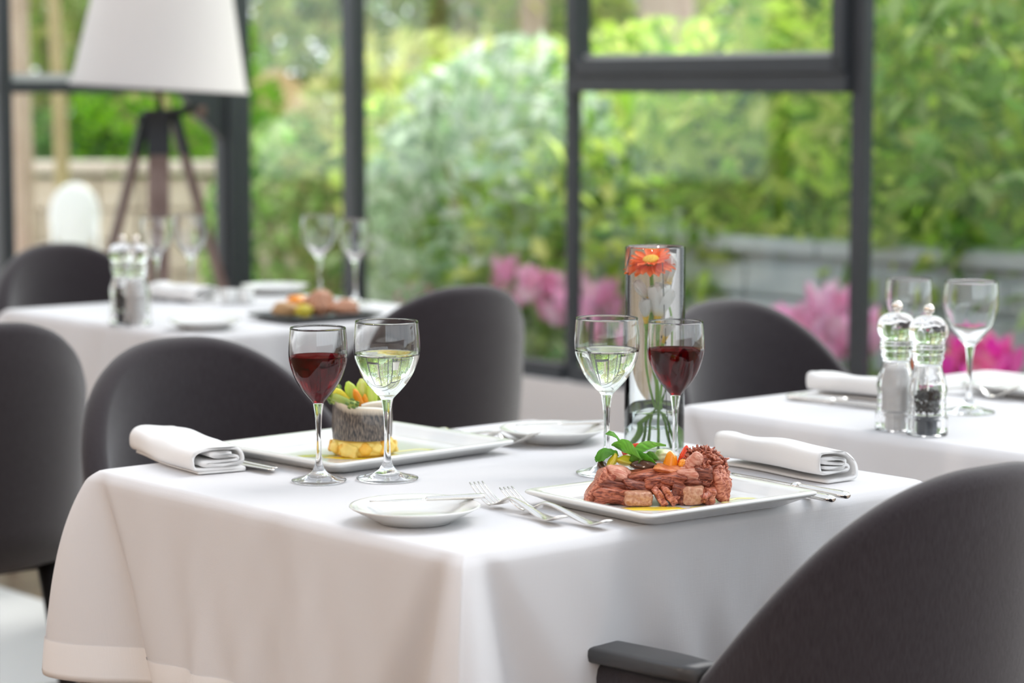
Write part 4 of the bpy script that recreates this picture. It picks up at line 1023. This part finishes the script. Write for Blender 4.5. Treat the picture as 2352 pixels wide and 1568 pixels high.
for k in range(230):
    a = r.uniform(0, 6.3); el = r.uniform(-.35, 1.5); n = Vector((math.cos(a)*math.cos(el), math.sin(a)*math.cos(el), math.sin(el)))
    p = Vector((.060+n.x*.031, .006+n.y*.027, .030+n.z*.031)); td = Vector((r.uniform(-1, 1), r.uniform(-1, 1), r.uniform(-.5, 1)))+n*.35; td.normalize(); L = r.uniform(.005, .013); w = r.uniform(.0011, .0026)
    p.z = max(p.z, .004)
    vf.append(tube([tuple(p-td*L*.6), tuple(p+n*.0012), tuple(p+td*L*.6+n*.001)], [w*.5, w, w*.4], 5))
o = mesh('shreds', *join(*vf[:150]), ME2, pm); o['kind'] = 'stuff'; o = mesh('shreds', *join(*vf[150:]), ME1, pm); o['kind'] = 'stuff'
o = link('flake', lump(61, .010, .006, .014, .15, 2), ME5, pm); o.location = (.048, -.018, .050); o.rotation_euler = (.3, .5, .2)
o = link('side_fibres', lump(62, .012, .014, .024, .16, 3), ME2, pm); o.location = (.080, -.010, .022); o.rotation_euler = (0, -.25, 0)
# vegetables of the meat dish
EG = pbr('aubergine', (.050, .022, .012), .25, noise=(50, (.12, .05, .025), .3, .7), coat=.4); YP = pbr('yellow_pepper', (.72, .50, .02), .25, coat=.4, noise=(40, (.55, .50, .05), .3, .7)); OP = pbr('orange_pepper', (.90, .25, .01), .22, coat=.5, noise=(50, (.92, .38, .02), .3, .7)); RP = pbr('red_pepper', (.80, .055, .01), .22, coat=.5); ZU = pbr('courgette_flesh', (.66, .70, .38), .35, noise=(60, (.78, .78, .50), .3, .7))
def veg(name, label, px, py, pz, s, rot, mat, seed, jag=.1, cat='vegetable'):
    o = link(name, lump(seed, *s, jag, 3), mat); o.location = (MX+px, MY+py, MZ+pz); o.rotation_euler = rot; return tag(o, label, cat, 'vegetables behind the meat')
veg('aubergine_piece', 'dark brown aubergine piece in the middle of the vegetables', -.006, .006, .042, (.021, .012, .0090), (0, .08, -.05), EG, 1)
veg('aubergine_piece', 'black aubergine slice at the far left of the vegetables', -.060, .022, .030, (.008, .010, .018), (0, -.3, .2), EG, 2)
veg('pepper_strip', 'upright yellow pepper strip at the left of the vegetables', -.052, .008, .042, (.0055, .008, .0150), (0, .35, .1), YP, 3)
veg('pepper_strip', 'olive yellow pepper piece under the mint leaves', -.034, .012, .046, (.014, .009, .0065), (0, .15, .2), YP, 4)
veg('courgette_piece', 'pale courgette cube behind the peppers', .014, .026, .050, (.015, .010, .0085), (.1, .1, .4), ZU, 5, .14)
veg('courgette_piece', 'courgette piece behind the mint leaves', -.022, .030, .044, (.014, .010, .010), (.1, .3, .1), ZU, 6, .14)
veg('pepper_ball', 'small round orange pepper piece in front', .036, -.006, .045, (.0070, .0065, .0062), (0, 0, 0), OP, 7, .06)
def curved_sheet(name, label, pos, rot, w, h, bend, mat, cat='pepper'):
    rings = []
    for i in range(9):
        s = i/8; rg = []; wi = w*(.55+.45*math.sin(PI*(.15+.8*s)))
        top = []; bot = []
        for j in range(9):
            e = -1+j/4; a = e*bend; x = wi*math.sin(a)/max(bend, .01); y = wi*(1-math.cos(a))/max(bend, .01); z = h*(s-.5)+.10*h*math.cos(3*e+s)
            top.append((x, y, z)); bot.append((x*.9, y+.0022, z))
        rings.append(top+bot[::-1])
    o = mesh(name, *loft(rings), mat); o.location = (MX+pos[0], MY+pos[1], MZ+pos[2]); o.rotation_euler = rot; return tag(o, label, cat, 'vegetables behind the meat')
curved_sheet('pepper_piece', 'curled orange pepper piece standing in front of the vegetables', (.020, -.008, .043), (-.1, .1, .0), .0135, .030, 1.3, OP)
curved_sheet('pepper_piece', 'red pepper piece standing beside the pulled meat', (.038, .002, .048), (-.1, .25, .1), .0095, .032, .9, RP)
curved_sheet('pepper_piece', 'red pepper tip peeking out behind the mint leaves', (-.026, .036, .058), (.1, 1.2, .1), .006, .022, .6, RP)
def mint_leaf(label, pos, rot, L, W, seed, pale=0):
    r = random.Random(seed); V = []; F = []; C = []; n = 14; m_ = 8
    for i in range(n+1):
        s = i/n; w = W*math.sin(PI*min(1, s*.93+.05))**.75*(1+.08*math.sin(26*s))
        for j in range(m_+1):
            e = -1+2*j/m_; vein = abs(math.sin(9*(s+.25*abs(e))*PI))
            V.append((L*s, e*w, .30*W*e*e+.0022*math.sin(6*s+2*e+seed)+L*.16*math.sin(PI*s)-.0007*vein)); c = (.22+.16*pale, .56+.08*pale, .06+.14*pale); k = .85+.5*(1-vein)*pale+r.uniform(-.08, .08); C.append((c[0]*k, c[1]*k, c[2]*k, 1))
    for i in range(n):
        for j in range(m_): q = i*(m_+1)+j; F.append((q, q+1, q+m_+2, q+m_+1))
    L = L; me = pyd([(a*1.35, b_*1.4, c*1.0) for a, b_, c in V], F); coloured(me, C); o = link('mint_leaf', me, 'leaf'); o.location = (MX+pos[0], MY+pos[1], MZ+pos[2]); o.rotation_euler = rot
    sd = o.modifiers.new('thickness', 'SOLIDIFY'); sd.thickness = .0004
    return tag(o, label, 'leaf', 'mint leaves on the vegetables')
mint_leaf('large bright green mint leaf lying over the left vegetables', (-.052, .012, 0.064), (-.6, .35, -.45), .032, .013, 1, .6)
mint_leaf('pale veined mint leaf pointing right', (-.028, .008, 0.052), (-.5, -.25, .15), .034, .0115, 2, 1)
mint_leaf('dark mint leaf hanging down between the two larger leaves', (-.030, .004, 0.050), (-.9, .3, -.3), .026, .010, 3, 0)
mint_leaf('small upright mint leaf at the top left', (-.038, .016, 0.060), (.2, -.7, 2.6), .022, .0075, 4, .3)
mint_leaf('green mint leaf at the left over the aubergine slice', (-.044, .014, 0.054), (-.4, .3, 2.9), .022, .010, 5, 0)
mint_leaf('small mint leaf in front of the courgette', (-.020, .000, 0.046), (-.7, -.1, .3), .020, .008, 6, .4)
puddle('golden sauce running along the front of the meat plate', MX-.010, MY-.066, .050, .011, .12, SAU, 5)
puddle('pale oil ring right of the meat', MX+.108, MY-.012, .030, .022, .3, SAU2, 6, ring=True)
puddle('yellow oil streak at the right of the meat plate', MX+.070, MY-.052, .030, .008, .3, SAU3, 7)
puddle('green oil streak left of the meat', MX-.088, MY-.008, .016, .010, .4, SAU3, 8)

# ------------------------------------------------------------------ things on the right and rear tables
rect_plate('white rectangular plate cut off at the right edge of the picture', .935, 4.035, .1425, .1195, R(40))
side_plate(-.594, 6.03, 'round white plate at the back of the rear left table', 1.1); side_plate(-.655, 5.13, 'round white side plate at the front of the rear left table', 1.0)
rect_plate('black slate dish with roast food on the rear left table', -.437, 5.36, .125, .095, R(38), 'darkplate', .012)
def rear_food(label, x, y, s, mat, seed, z=.008, cat='food'):
    o = link('roast_piece', lump(seed, *s, .14, 3), mat); o.location = (x, y, TZ+z+s[2]*.85); tag(o, label, cat, 'roast food on the black dish')
rear_food('tan roast potato at the left of the black dish', -.497, 5.345, (.032, .024, .017), pbr('roast_potato', (.50, .30, .14), .5), 1)
rear_food('orange pumpkin piece on top of the rear dish', -.478, 5.37, (.024, .018, .012), OP, 2, .030)
rear_food('round pink roast slice in the middle of the black dish', -.428, 5.36, (.032, .024, .030), ME4, 3)
rear_food('pink roast slice at the right of the black dish', -.372, 5.36, (.034, .024, .018), ME4, 4)
rear_food('golden vegetable piece in front of the black dish', -.462, 5.33, (.022, .016, .014), YP, 5)
def cup(label, x, y):
    o = mesh('candle_cup', *lathe([(0, 0), (.017, 0), (.019, .002), (.020, .034), (.0185, .035), (.0175, .033), (.017, .006), (0, .005)], 36), 'porcelain'); o.location = (x, y, TZ); tag(o, label, 'cup')
cup('small white cup left of the round plate on the rear table', -.674, 5.74); cup('small white cup nearest the round plate on the rear table', -.634, 5.745)
